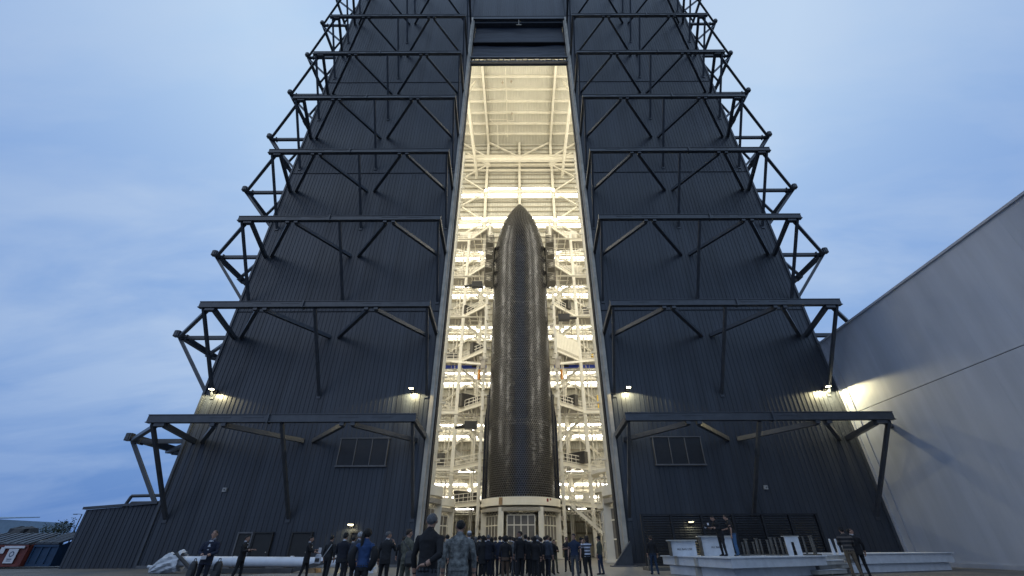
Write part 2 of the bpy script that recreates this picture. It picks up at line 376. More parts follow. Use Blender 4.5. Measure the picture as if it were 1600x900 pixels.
# lamp strips of the rear wall and floodlights
tube_me = MB(); tube_me.box((0, 0, 0), (7.4, .16, .26)); tme = tube_me.mesh('lamp_tube', M['tube'])
hou = MB(); hou.box((0, 0, 0), (7.6, .3, .12)); hme = hou.mesh('strip_light', M['white'])
for zl in LV[:8]:
    for xc in (-12.9, -4.3, 4.3, 12.9, -21.5, 21.5):
        for dz, dy in ((.72, -1.6), (-1.2, -1.3)):  # lower row: glowing strips added in place of a strongly lit white beam
            if zl > 70 and dz > 0 and abs(xc) > 5: continue
            o = link('strip_light', hme, hangar, loc=(xc, BACK+dy, zl+dz+.22)); o.matrix_parent_inverse = Matrix.Translation((0, -F, 0))
            link('lamp_tube', tme, o, loc=(0, 0, -.22))
fl = MB(); fl.tube((0, 0, 0), (0, -.35, -.15), .25, 14, .32); fme = fl.mesh('floodlight', M['white'])
fe = MB(); fe.tube((0, -.36, -.155), (0, -.40, -.17), .27, 14); feme = fe.mesh('flood_lens', M['flood'])
for zl in LV[:8]:
    for s in (-1, 1):
        o = link('floodlight', fme, hangar, loc=(s*8.6, BACK-1.5, zl)); o.matrix_parent_inverse = Matrix.Translation((0, -F, 0))
        link('flood_lens', feme, o)
# work floods on the inner face of the front wall (real fixtures with area lamps)
sm_ = MB(); sm_.box((0, 0, 0), (1.8, .3, .9)); sme = sm_.mesh('work_light', M['white'])
for i, zl in enumerate(LV):
    pw = 2300 if zl > 55 else (1700 if zl > 25 else (800 if zl > 14 else 0))
    if not pw: continue
    for s in (-1, 1):
        o = link('work_light', sme, hangar, loc=(s*20.5, F+1.0, zl-2)); o.matrix_parent_inverse = Matrix.Translation((0, -F, 0))
        lamp('AREA', (s*20.5, F+1.25, zl-2), pw*.6, WARM, (R(94), 0, 0), 'work_lamp', shape='RECTANGLE', size=3.2, size_y=3.6)
        o = link('work_light', sme, hangar, loc=(s*28.2, 51, zl+1), rot=(0, 0, R(90))); o.matrix_parent_inverse = Matrix.Translation((0, -F, 0))
        lamp('AREA', (s*28.0, 51, zl+1), pw*.6, WARM, (R(90), 0, R(90*s)), 'work_lamp', shape='RECTANGLE', size=4.5, size_y=3.6)

# ------------------------------------------------------------------ external wind girders
OUT = 5.75
def dpiece(name, p0, p1, wd, h, parent, m='steel'):
    b = MB(); b.beam(p0, p1, wd, h); return b.build(name, M[m], parent)
for k, zl in enumerate(LV):
    for s in (-1, 1):
        yc = F-OUT
        b = MB(); b.beam((s*7.9, yc, zl+.03), (s*28.15, yc, zl+.03), .20, .50); b.beam((s*7.9, yc, zl-.25), (s*28.15, yc, zl-.25), .40, .06); b.beam((s*7.9, yc, zl+.31), (s*28.15, yc, zl+.31), .30, .05)
        for q in (10.5, 13, 20.2, 22.7): b.box((s*q, yc-.11, zl+.12), (1.6, .03, .10))
        b.box((s*19.0, yc, zl), (.12, .5, .68))
        gd = hp('wind_girder', b, M['steel'])
        for (a, e) in ((13.0, 9.05), (13.0, 17.95), (22.7, 18.85), (22.7, 27.6)):
            sg = 1 if e > a else -1
            dpiece('diagonal_brace', (s*(a+sg*.35), yc+.15, zl-.42), (s*e, F-.02, zl-.42), .30, .34, gd)
        for a in (13.0, 22.7):
            for dq in (-.42, .42):
                b = MB(); b.box((s*a+dq, yc+.1, zl-.40), (.34, .42, .26)); b.build('gusset_plate', M['steel'], gd)
        dpiece('end_brace', (s*8.05, yc+.2, zl-.1), (s*8.3, F-.02, zl-.1), .30, .4, gd)
        dpiece('end_brace', (s*26.8, yc+.2, zl-.42), (s*28.3, F-.02, zl-.42), .32, .36, gd)
        dpiece('corner_strut', (s*27.4, yc+.2, zl-.3), (s*33.6, F-.1, zl-.3), .30, .30, gd)
        for a in (8.15, 18.0, 27.75):
            dpiece('knee_brace', (s*a, yc+.1, zl-.3), (s*(a+.45), F-.02, zl-6.3), .22, .26, gd)
            b = MB(); b.box((s*(a+.45), F-.04, zl-6.35), (.34, .08, .5)); b.build('foot_plate', M['steel'], gd)
        b = MB(); b.box((s*27.1, yc+.1, zl-.42), (.8, .4, .22)); b.build('gusset_plate', M['steel'], gd)
        # side girder
        xo = s*34.0
        b = MB(); b.beam((xo, F-.35, zl), (xo, 79.5, zl), .22, .50); b.beam((xo, F-.35, zl-.28), (xo, 79.5, zl-.28), .36, .06); b.box((xo, F-.1, zl-.06), (.5, .4, .62))
        sg_ = hp('wind_girder', b, M['steel'])
        dpiece('strut', (xo-s*.3, F+.25, zl-.35), (s*29.0, F+.25, zl-.35), .34, .34, sg_)
        b = MB(); b.box((xo-s*.9, F+.25, zl-.35), (.12, .5, .55)); b.build('gusset_plate', M['steel'], sg_)
        for a in (43.0, 52.8, 62.5, 72.2):
            for dd in (-4.4, 4.4):
                dpiece('diagonal_brace', (xo, a+(.3 if dd > 0 else -.3), zl-.4), (s*29.05, a+dd, zl-.4), .28, .30, sg_)
            b = MB(); b.box((xo, a, zl-.38), (.3, .8, .18)); b.build('gusset_plate', M['steel'], sg_)
        for a in (F+.4, 47.8, 57.6, 67.3, 77):
            dpiece('knee_brace', (xo, a, zl-.3), (s*29.05, a, zl-6.1), .22, .26, sg_)

# ------------------------------------------------------------------ facade vents, doors, lamps, boxes
for s in (-1, 1):
    v = thing('wall_vent', 'dark three-part louvred vent in the %s wing below the lowest girder' % ('left' if s < 0 else 'right'), 'vent', (s*13.45, F-.1, 7.1), group='wall vents')
    b = MB()
    for (c, d) in (((0, 0, 0), (4.3, .24, .12)), ((0, 0, 2.25), (4.3, .2, .07)), ((-2.05, 0, 1.1), (.07, .2, 2.2)), ((2.05, 0, 1.1), (.07, .2, 2.2)), ((-.68, 0, 1.1), (.06, .2, 2.2)), ((.68, 0, 1.1), (.06, .2, 2.2))): b.box(c, d)
    b.build('frame', M['frame'], v)
    for q in (-1.365, 0, 1.365):
        b = MB(); b.box((q, .02, 1.12), (1.28, .1, 2.15))
        b.build('screen', M['darkglass'], v)
def wall_lamp(x, z, label, power, yo=.75, size=178, grp='wall lamps'):
    t = thing('wall_lamp', label, 'lamp', (x, F, z), group=grp)
    b = MB(); b.box((0, -.12, .05), (.3, .2, .3)); b.beam((0, -.2, .08), (0, -yo+.1, .14), .08, .08); b.build('bracket', M['black'], t)
    b = MB(); b.box((0, -yo, .13), (.42, .34, .10)); b.build('housing', M['frame'], t)
    b = MB(); b.box((0, -yo, .06), (.34, .26, .05)); b.build('lens', M['wall_lens'], t)
    l = lamp('SPOT', (x, F-yo, z+.0), power, (1, .86, .48), (R(0), 0, 0), 'wall_lamp_light', spot_size=R(size), spot_blend=.12, shadow_soft_size=.12)
    return t
wall_lamp(-28.0, 13.5, 'lit wall lamp at the far left corner of the dark left wing', 900, size=160)
wall_lamp(-9.9, 13.5, 'lit wall lamp just left of the tall doorway', 900, size=160)
wall_lamp(9.8, 13.5, 'lit wall lamp just right of the tall doorway', 900, size=160)
wall_lamp(27.9, 13.5, 'lit wall lamp beside the pale neighbouring wall', 1500, size=171)
wall_lamp(-13.3, 2.75, 'small lit lamp over the side door behind the crowd', 60, yo=.4, size=150, grp='door lamps')
wall_lamp(13.3, 2.85, 'small lit lamp behind the black louvred fence', 60, yo=.4, size=150, grp='door lamps')
for i, (x, wd, lb) in enumerate(((-21.4, 1.0, 'dark side door with pale jamb behind the man in a black suit'), (-20.0, 1.3, 'dark brown side door second from the left in the left wing'), (-17.0, 1.4, 'dark brown side door third from the left in the left wing'), (-12.6, 1.1, 'side door under the small lit lamp on the left wing'))):
    t = thing('side_door', lb, 'door', (x, F-.1, 0), group='side doors of the left wing')
    b = MB(); b.box((0, 0, 1.1), (wd, .1, 2.2)); b.build('leaf', M['door'], t)
    b = MB(); b.box((-wd/2-.05, -.02, 1.13), (.1, .2, 2.26)); b.box((wd/2+.05, -.02, 1.13), (.1, .2, 2.26)); b.box((0, -.02, 2.3), (wd+.2, .2, .1)); b.build('frame', M['frame'] if i == 0 else M['door'], t)
    b = MB(); b.tube((wd/2-.12, -.1, 1.0), (wd/2-.12, -.05, 1.0), .04); b.build('handle', M['track'], t)
for x, lb in ((-24.2, 'small pale sensor box on the left wing wall'), (20.0, 'small pale sensor box on the right wing wall')):
    t = thing('sensor_box', lb, 'box', (x, F-.12, 5.35), group='sensor boxes')
    b = MB(); b.box((0, 0, 0), (.3, .14, .3)); b.build('housing', M['box'], t)
    b = MB(); b.tube((.02, -.07, 0), (.02, -.12, 0), .06); b.build('lens', M['frame'], t)
# steel wedge at the foot of the right door track
t = thing('track_guard', 'dark triangular steel guard at the foot of the right door track', 'guard', (8.0, F-.8, 0))
b = MB(); b.poly([(-1.15, 0, 0), (.3, 0, 0), (.3, 0, 1.55), (.2, 0, 1.55)], (0, .5, 0)); b.build('plate', M['steel'], t)
b = MB(); b.beam((-1.2, -.05, .03), (.22, -.05, 1.6), .14, .05); b.build('edge_strip', M['frame'], t)
b = MB(); b.box((-.4, .2, .04), (1.9, .9, .08)); b.build('base', M['frame'], t)
# hangar annex
t = thing('annex', 'low dark corrugated annex with sloping roof edge left of the hangar', 'building', (-32, F, 0))
b = MB(); b.poly([(-2.9, 0.1, 0), (2.7, 0.1, 0), (2.7, 0.1, 4.35), (-2.9, 0.1, 3.95)], (0, 12, 0)); an = b.build('wall', M['sheet'], t)
pm_a = panel_mesh(.7, 3.9, M['panel']); pm_b = panel_mesh(.7, 3.9, M['panel_b'])
for i in range(8):
    o = link('wall_panel', (pm_a, pm_b)[i % 3 == 1], an, loc=(-2.9+i*.7, .06, 0)); o.scale = (1, 1, (3.95+.07*i*.7)/3.9)
b = MB(); b.beam((-3.05, -.02, 4.05), (2.72, -.02, 4.44), .3, .18); b.build('roof_edge', M['steel'], t)
t = thing('roof_pipe', 'pair of dark pipes rising over the annex roof edge', 'pipe', (-31, F+2.0, 4.2))
b = MB(); b.path([(-2.75, 0, -.4), (-2.35, 0, .92), (2.2, 0, 1.0)], .13, 10); b.build('pipe', M['steel'], t)
b = MB(); b.path([(-2.1, -.5, -.4), (-1.7, -.5, .38), (2.2, -.5, .42)], .09, 10); b.build('pipe', M['steel'], t)

# ------------------------------------------------------------------ white neighbour building
t = thing('neighbour_building', 'plain pale clad building with a sloping roofline on the right', 'building', (29.36, 38, 0))
zr = lambda y: 18.05+(38-y)*.026
b = MB(); b.poly([(0, 9, 0), (0, -60, 0), (0, -60, zr(-22)), (0, 9, zr(47))], (26, 0, 0)); nb = b.build('wall', M['sheet'], t)
y = 0.0; i = 0
while y > -57.9:
    wd = 2.6
    for (z0, z1) in ((0.05, 11.15), (11.2, None)):
        za = z1 or zr(38+y); zb = z1 or zr(38+y-wd)
        dx = 0
        b = MB(); b.poly([(-.08+dx, y-.002, z0), (-.08+dx, y-wd+.002, z0), (-.08+dx, y-wd+.002, zb), (-.08+dx, y-.002, za)], (.07, 0, 0)); b.build('wall_panel', M['wwall'], nb)
    y -= wd
b = MB(); b.beam((-.16, .3, zr(38)+.05), (-.16, -60, zr(-22)+.05), .12, .16); b.build('roof_edge', M['wtrim'], t)
b = MB(); b.box((-.14, -.15, zr(38)/2), (.1, .35, zr(38))); b.box((-.14, -1.1, zr(38)/2), (.05, .05, zr(38))); b.build('corner_trim', M['wtrim'], t)
b = MB(); b.box((-.12, -30, .12), (.1, 60, .24)); b.build('base_flashing', M['wtrim'], t)

# ------------------------------------------------------------------ the rocket
RD = 62.0; RR = 4.58; Z0 = 6.5; Z1 = 58.6
rocket = thing('rocket', 'tall rocket stage covered in black hexagonal heat tiles standing in the lit doorway', 'rocket', (0, RD, Z0))
LN = Z1-Z0; NS = LN-15.0
def rad(z):
    if z <= NS: return RR
    u = (z-NS)/15.0
    return RR*max(0.0, (1-u**2.15))**.80 if u < 1 else 0.0
def lathe(fn, z0, z1, nz, n=96, off=0):
    vs = []; fs = []
    for k in range(nz+1):
        z = z0+(z1-z0)*k/nz; r = max(.02, fn(z)+off)
        for i in range(n): a = 2*math.pi*i/n; vs.append((r*math.cos(a), r*math.sin(a), z))
    for k in range(nz):
        for i in range(n): fs.append((k*n+i, k*n+(i+1) % n, (k+1)*n+(i+1) % n, (k+1)*n+i))
    fs.append(tuple(range(nz*n, nz*n+n)))
    return MB().add(vs, fs)
lathe(rad, 0, LN, 120, off=-.022).build('hull', M['hull'], rocket, smooth=True)
# hexagonal tiles, real geometry joined into one part
vs, fs = [], []
S = .30; ROWH = S*.866
z = .25; row = 0; rr_ = random.Random(3)
while z < LN-.5:
    r = rad(z); n = max(8, int(round(2*math.pi*r/S)))
    if z < NS: n = int(round(2*math.pi*RR/S))
    dr = (rad(z+.1)-rad(z-.1))/.2
    st = 2*math.pi/n
    seam = any(abs(z-q) < ROWH*.6 for q in (9.2, 18.3, 27.5, 37.1))
    for i in range(n):
        a = st*(i+(.5 if row % 2 else 0))
        if math.sin(a) > .35: continue            # tiles cover the windward side only
        tw, tz = rr_.gauss(0, .009), rr_.gauss(0, .009); lift = rr_.uniform(0, .006)-(.02 if seam else 0)
        base = len(vs)
        for q in range(6):
            ph = math.pi/6+q*math.pi/3
            du = math.cos(ph)*S*.505; dz = math.sin(ph)*S*.505
            aa = a+du/S*st; zz = z+dz
            r2 = max(.02, rad(min(zz, LN-.05)))+lift+tw*du/S*.8+tz*dz/S*.8
            vs.append((r2*math.cos(aa), r2*math.sin(aa), zz))
        for q in range(6):
            ph = math.pi/6+q*math.pi/3
            du = math.cos(ph)*S*.515; dz = math.sin(ph)*S*.515
            aa = a+du/S*st; zz = z+dz; r2 = max(.02, rad(min(zz, LN-.05)))-.02
            vs.append((r2*math.cos(aa), r2*math.sin(aa), zz))
        fs.append(tuple(base+q for q in range(6)))
        for q in range(6): fs.append((base+q, base+6+q, base+6+(q+1) % 6, base+(q+1) % 6))
    z += ROWH; row += 1
mb = MB(); mb.v = vs; mb.f = fs; mb.build('heat_tile', M['tile'], rocket, kind='stuff')
lathe(lambda z: math.sqrt(max(0, .55**2-(z*.9)**2))+.02, 0, .6, 8, 32).build('nose_cap', M['tile'], rocket, smooth=True).location = (0, 0, LN-.62)
# weld bands
for q in (9.2, 18.3, 27.5, 37.1):
    MB().ring((0, 0), RR-.03, RR-.006, q-.03, q+.03, 96).build('seam_band', M['tile'], rocket)
# aft and fore flaps folded along the hull
for s in (-1, 1):
    b = MB(); b.poly([(s*(RR-.15), .2, 0.1), (s*(RR+.62), .2, .1), (s*(RR+.66), .2, 10.5), (s*(RR+.1), .2, 15.2), (s*(RR-.15), .2, 15.5)], (0, 3.2, 0))
    b.build('aft_flap', M['tile'], rocket)
    b = MB(); b.tube((s*(RR+.05), .3, .2), (s*(RR+.05), .3, 14.2), .38, 14); b.build('flap_hinge', M['tile'], rocket)
    b = MB(); b.poly([(s*(RR-.2), .6, 34.5), (s*(RR+.62), .2, 34.0), (s*(RR+.55), .2, 40.8), (s*(RR-.6), .6, 43.2)], (0, 2.0, 0)); b.build('fore_flap', M['tile'], rocket)

# work baskets either side of the fore flaps
for s in (-1, 1):
    t = thing('work_basket', 'grey slatted access cradle hugging the %s side of the rocket shoulder' % ('left' if s < 0 else 'right'), 'access platform', (s*5.35, RD-1.2, 39.5), group='access cradles')
    sl_ = MB(); sl_.beam((-.68, 0, 0), (.68, 0, 0), .35, .05); slm = sl_.mesh('slat', M['cradle'])
    for lv in range(4):
        b = MB(); z = lv*2.7
        b.box((0, 0, z), (1.4, 2.0, .14)); b.build('deck', M['cradle'], t)
        b = MB()
        for q in (-.66, .66):
            b.beam((q, -.98, z+.07), (q, -.98, z+2.6), .08, .08); b.beam((q, .98, z+.07), (q, .98, z+2.6), .08, .08)
        for h in (.55, 1.1): b.beam((-.66, -.98, z+h), (.66, -.98, z+h), .05, .05)
        b.build('railing', M['cradle'], t)
        for j in range(5): link('slat', slm, t, loc=(0, -1.02, z+.2+j*.33), rot=(R(60), R(10*s), 0))

# ------------------------------------------------------------------ rocket stands
def stand(cx, cy, r, htop, label, rot=0):
    t = thing('rocket_stand', label, 'stand', (cx, cy, 0), group='round white rocket stands', rot=(0, 0, rot))
    MB().ring((0, 0), r-.55, r, htop-.88, htop, 72).build('ring_band', M['white'], t)
    MB().ring((0, 0), r-.75, r-.1, htop-1.5, htop-1.1, 72).build('inner_ring', M['grating'], t)
    for k in range(6):
        a = R(60*k); a2 = R(60+60*k)
        p = Vector((math.cos(a)*(r-.35), math.sin(a)*(r-.35), 0)); q = Vector((math.cos(a2)*(r-.35), math.sin(a2)*(r-.35), 0))
        b = MB(); b.beam(p+Vector((0, 0, .1)), p+Vector((0, 0, htop-1.06)), .62, .62); b.build('post', M['white'], t)
        b = MB(); b.box((p.x, p.y, .08), (1.0, 1.0, .14)); b.build('foot', M['white'], t)
        d = (q-p).normalized(); p1 = p+d*.75; q1 = q-d*.75; Z = lambda h: Vector((0, 0, h))
        fr = MB(); rows_ = [.25, 1.9, 3.5, 4.55]; sc = htop/6.45; rows_ = [h*sc for h in rows_]
        for h in rows_: fr.beam(p1+Z(h), q1+Z(h), .14, .12)
        for j in range(5):
            c = p1+(q1-p1)*j/4; fr.beam(c+Z(rows_[0]), c+Z(rows_[-1]), .12, .12)
        f_ = fr.build('glazed_frame', M['white'], t)
        for a_, b_ in zip(rows_, rows_[1:]):
            for j in range(4):
                c0 = p1+(q1-p1)*j/4; c1 = p1+(q1-p1)*(j+1)/4
                g_ = MB(); g_.beam(c0+d*.07+Z((a_+b_)/2), c1-d*.07+Z((a_+b_)/2), .03, b_-a_-.12); g_.build('pane', M['glass'], f_)
        tr_ = MB()
        for j in range(8):
            c0 = p1+(q1-p1)*j/8; c1 = p1+(q1-p1)*(j+1)/8; za, zb = (4.62*sc, 4.95*sc) if j % 2 else (4.95*sc, 4.62*sc)
            tr_.beam(c0+Z(za), c1+Z(zb), .06, .06)
        tr_.build('lattice', M['rail'], t)
    return t
st = stand(0, RD, 5.18, 6.5, 'round white glazed stand carrying the tiled rocket')
b = MB(); b.box((3.25, -4.05, 6.2), (.30, .06, .35)); b.box((3.65, -3.70, 6.3), (.22, .06, .2)); b.build('clamp_mark', M['redpart'], st)
b = MB(); b.box((-2.35, -4.62, 6.06), (.7, .1, .8)); b.build('joint_plate', M['carton'], st)
stand(-13.2, 59, 4.95, 6.4, 'white glazed stand left of the rocket, behind the nearer one')
stand(-12.6, 45.5, 4.95, 6.3, 'white glazed stand close behind the left door edge', R(12))
stand(12.9, 45.5, 4.95, 6.3, 'white glazed stand close behind the right door edge', R(-12))

# ------------------------------------------------------------------ access towers (left and right of the rocket)
DECKS = [6.6, 11.6, 20.1, 28.8, 37.3, 46.0, 54.9]
for s in (-1, 1):
    t = thing('access_tower', 'white steel access tower with railed decks on the %s of the rocket' % ('left' if s < 0 else 'right'), 'tower', (0, 63, 0), group='access towers')
    P = lambda x, y, z: (s*x, y-63, z)
    for (x, y, wd) in ((10.3, 68, .62), (5.75, 63.4, .5), (19, 68, .5), (6.3, 70, .3), (9.0, 47, .42)):
        b = MB(); b.ibeam(P(x, y, .05), P(x, y, 56 if x > 5.9 else 54.9), wd*.85, wd, .06, up=(0, 1, 0)); b.build('column', M['white'], t)
    for zz in range(3, 55, 3):   # brackets on the column next to the rocket and the one near the door
        b = MB(); b.box(P(5.35, 63.2, zz), (.5, .5, .28)); b.box(P(5.6, 62.9, zz+.9), (.28, .3, .5)); b.build('bracket', M['rail'], t)
        b = MB(); b.box(P(8.7, 46.8, zz), (.5, .3, .18)); b.beam(P(9.0, 46.9, zz+.1), P(10.6, 46.9, zz+1.7), .18, .18); b.build('bracket', M['white'], t)
    for di, z in enumerate(DECKS):
        pa, pb, pc = P(5.9, 63.6, z), P(10.3, 68, z), P(21, 68, z)
        b = MB(); b.poly([P(5.9, 63.6, z-.06), P(10.3, 68, z-.06), P(21, 68, z-.06), P(21, 72 if di else 79.2, z-.06), P(6.1 if di else .5, 72 if di else 79.2, z-.06)]+([] if di else [P(.5, 68.5, z-.06)]), (0, 0, .1)); b.build('deck', M['grating'], t)  # lowest deck reaches the rear wall: extension added to shade the area beneath
        b = MB(); b.ibeam(Vector(pa)-Vector((0, 0, .32)), Vector(pb)-Vector((0, 0, .32)), .25, .5, .05); b.ibeam(Vector(pb)-Vector((0, 0, .32)), Vector(pc)-Vector((0, 0, .32)), .25, .5, .05); b.build('edge_beam', M['white'], t)
        for q in range(3):
            b = MB(); b.beam(P(6.3+q*1.5, 64.4+q*1.5, z-.3), P(6.3+q*1.5, 72, z-.3), .16, .3); b.build('floor_joist', M['white'], t)
        rl = MB()
        for (A, B) in ((pa, pb), (pb, pc)):
            A, B = Vector(A), Vector(B)
            for h in (.12, .6, 1.12): rl.beam(A+Vector((0, 0, h)), B+Vector((0, 0, h)), .07, .09)
        rl = rl.build('railing', M['rail'], t)
        pbm = MB(); pbm.box((0, 0, .56), (.09, .09, 1.12)); pme2 = pbm.mesh('rail_post', M['rail'])
        for (A, B, n) in ((pa, pb, 7), (pb, pc, 10)):
            A, B = Vector(A), Vector(B)
            for j in range(n): link('rail_post', pme2, rl, loc=tuple(A+(B-A)*j/(n-1)))
        b = MB(); b.beam(P(5.9, 72, z+.8), P(21, 72, z+.8), .1, .1); b.beam(P(5.9, 72, z+.4), P(21, 72, z+.4), .06, .06); b.build('rear_railing', M['rail'], t)
        if di < 5:
            b = MB(); b.beam(P(8.4, 69.5, z+5.0), P(6.4, 70, z+3.2), .25, .25); b.beam(P(10.3, 69.5, z+7.6), P(6.5, 70, z+4.6), .32, .32); b.build('tower_brace', M['white'], t)
        # strip lamps below the deck
        b = MB(); b.box(P(8.2, 69.0, z-.62), (2.6, .18, .12)); b.build('strip_lamp', M['tube'] if di < 2 else M['white'], t)
    rq = random.Random(11+s)
    for (x, y, r_) in ((6.9, 66.5, .09), (7.15, 66.5, .07), (11.4, 69.6, .12), (12.0, 69.6, .07), (15.2, 70.5, .1), (9.6, 71.4, .08)):
        b = MB(); b.tube(P(x, y, .1), P(x, y, 55), r_, 8); b.build('riser_pipe', M['rail'], t)
    for zz in range(2, 54, 2):
        b = MB(); b.box(P(5.2+rq.uniform(-.1, .2), 62.9, zz+rq.uniform(0, 1)), (rq.uniform(.25, .6), .3, rq.uniform(.2, .8))); b.build('junction_box', M[rq.choice(['rail', 'track', 'grating', 'white'])], t)
    for z in DECKS:
        b = MB(); b.beam(P(6.2, 66.8, z-1.0), P(20, 66.8, z-1.0), .5, .08); b.build('cable_tray', M['rail'], t)
        b = MB(); b.tube(P(6.2, 70.2, z-.9), P(20, 70.2, z-.9), .10, 8); b.tube(P(6.2, 70.6, z-1.2), P(20, 70.6, z-1.2), .07, 8); b.build('service_pipe', M['white'], t)
        for q in range(6):
            xx = 7+q*2.3
            if rq.random() < .6:
                b = MB(); b.box(P(xx+.6, 70.8, z+.9), (rq.uniform(.5, 1.2), .4, rq.uniform(.8, 1.7))); b.build('control_cabinet', M[rq.choice(['rail', 'white', 'track', 'grating'])], t)
    for a_, b__ in zip(DECKS, DECKS[1:]):
        mid = (a_+b__)/2
        b = MB(); b.beam(P(10.3, 68, mid+1.0), P(19, 68, b__-.6), .2, .2); b.build('tower_brace', M['white'], t)
    # stair flight at ground level on the right
    for f, (za, zb) in enumerate(((0, 6.5),)):
        if s > 0:
            x0, x1 = 13.8, 6.6; n = 22
            b = MB(); b.beam(P(x0, 64.5, .3), P(x1, 64.5, 6.3), .12, .42); b.build('stringer', M['white'], t)
            b = MB(); b.beam(P(x0, 66.0, .3), P(x1, 66.0, 6.3), .12, .42); b.build('stringer', M['white'], t)
            for j in range(n):
                q = (j+.5)/n; b = MB(); b.box(P(x0+(x1-x0)*q, 65.25, .15+6.1*q), (.3, 1.45, .05)); b.build('tread', M['grating'], t)
            b = MB()
            for h in (.6, 1.15): b.beam(P(x0, 64.4, .3+h), P(x1, 64.4, 6.3+h), .07, .09)
            for j in range(7):
                q = j/6; b.beam(P(x0+(x1-x0)*q, 64.4, .3+6*q), P(x0+(x1-x0)*q, 64.4, 1.45+6*q), .07, .07)
            b.build('stair_railing', M['rail'], t)
# equipment cases on the decks
cases = [(-1, 9.3, 68.5, 37.45, 2.6, 1.6), (-1, 7.2, 66.4, 28.95, 2.6, 1.7), (-1, 12.2, 69, 28.95, 2.2, 1.3), (-1, 8.3, 67.6, 20.25, 3.4, 2.0), (-1, 12.6, 69, 11.75, 1.7, 1.8), (-1, 8.2, 69.2, 6.75, 3.6, 1.5),
         (1, 7.8, 66.8, 37.45, 2.8, 1.6), (1, 13, 69, 37.45, 2.6, 1.7), (1, 7.9, 67.0, 20.25, 2.6, 1.6), (1, 8.3, 67.2, 11.75, 3.6, 1.5), (1, 14.2, 69.2, 46.15, 1.6, 1.4)]
cl_ = {(-1, 37.45): 'dark case on the third deck from the top left of the rocket', (1, 37.45): 'dark case on the third deck from the top right of the rocket'}
for i, (s, x, y, z, wd, h) in enumerate(cases):
    t = thing('equipment_case', '', 'case', (s*x, y, z), group='equipment cases on the tower decks', rot=(0, 0, R(-40*s) if x < 9.5 else 0))
    side = 'left' if s < 0 else 'right'; dk = {6.75: 'lowest', 11.75: 'second lowest', 20.25: 'third lowest', 28.95: 'fourth lowest', 37.45: 'fifth lowest', 46.15: 'sixth lowest'}[z]
    t['label'] = 'dark case %s on the %s deck of the %s tower' % ('behind the sloping rail' if x < 9.5 else 'at the outer end', dk, side)
    b = MB(); b.box((0, 0, h/2), (wd, .9, h)); b.build('body', M['crate'], t)
    b = MB(); b.box((0, 0, h+.04), (wd+.06, .96, .08)); b.build('lid', M['crate'], t)
    b = MB()
    for q in (-.3, .3): b.box((q*wd, -.47, h*.5), (.08, .05, h*.9))
    b.build('batten', M['crate'], t)
# yellow bins, orange panel, winches, jib arms, blue beams
t = thing('yellow_bin', 'row of low yellow bins on the right tower deck above the blue beam', 'bin', (14.2, 68.6, 28.95))
for j in range(4): MB().box((j*.95-1.4, 0, .45), (.85, .6, .8)).build('bin', M['yellow'], t)
t = thing('panel_stand', 'upright yellow panel on the right tower deck below the blue beam', 'panel', (12.9, 68.0, 20.25))
MB().box((0, 0, 1.1), (.8, .12, 2.1)).build('panel', M['yellow'], t); MB().box((0, -.08, .7), (.84, .04, .05)).build('strip', M['orange'], t)
t = thing('white_screen', 'white sheet screen tied along a sloping railing right of the rocket', 'screen', (8.1, 65.7, 28.9), rot=(0, 0, R(45)))
b = MB(); n = 30
for i in range(n): b.box((-2.9+i*.2, -.05+(.04 if i % 2 else 0), 1.45), (.2, .05, 2.7))
b.build('sheet', M['white'], t)
for s in (-1, 1):
    t = thing('blue_beam', 'bright blue crane beam spanning the tower %s of the rocket' % ('left' if s < 0 else 'right'), 'beam', (s*11.2, 69.6, 28.0), group='blue crane beams')
    MB().ibeam((-5.3, 0, 0), (5.3, 0, 0), .4, .5, .06).build('beam', M['blue'], t)
    b = MB(); b.box((-s*3.6, -.1, -.02), (1.6, .5, .3)); b.build('trolley', M['black'], t)
for (x, y, z, s, lb) in ((-7.9, 66, 42.6, -1, 'black winch unit left of the rocket shoulder'), (7.6, 65, 35.2, 1, 'black winch unit right of the rocket on a hanging bracket'), (-7.6, 66, 17.2, -1, 'black winch unit low on the left of the rocket')):
    t = thing('winch', lb, 'winch', (x, y, z), group='black winches')
    MB().box((0, 0, 0), (1.9, .9, 1.1)).build('housing', M['black'], t)
    MB().tube((-.9*1, 0, -.1), (-2.4, 0, -.35), .3, 10, .2).build('motor', M['black'], t) if s < 0 else MB().tube((.9, 0, -.1), (2.2, 0, -.1), .3, 10, .2).build('motor', M['black'], t)
    b = MB(); b.beam((-.5, 0, .5), (-.5, 0, 2.2), .08, .08); b.beam((.4, 0, .5), (.4, 0, 2.2), .08, .08); b.build('hanger', M['track'], t)
for s in (-1, 1):
    t = thing('jib_arm', 'slim white jib arm below the blue beam %s of the rocket' % ('left' if s < 0 else 'right'), 'jib', (s*5.9, 63, 25.9), group='jib arms')
    MB().beam((0, 0, 0), (s*5.2, 1.5, 1.1), .22, .3).build('arm', M['white'], t)
    b = MB(); b.box((0, 0, 0), (.7, .6, 1.6)); b.box((s*.3, -.2, .9), (.5, .4, .6)); b.build('pivot', M['track'], t)
    MB().tube((s*.5, -.2, -2.6), (s*.5, -.2, -1.0), .18, 10).build('hoist', M['orange'], t)
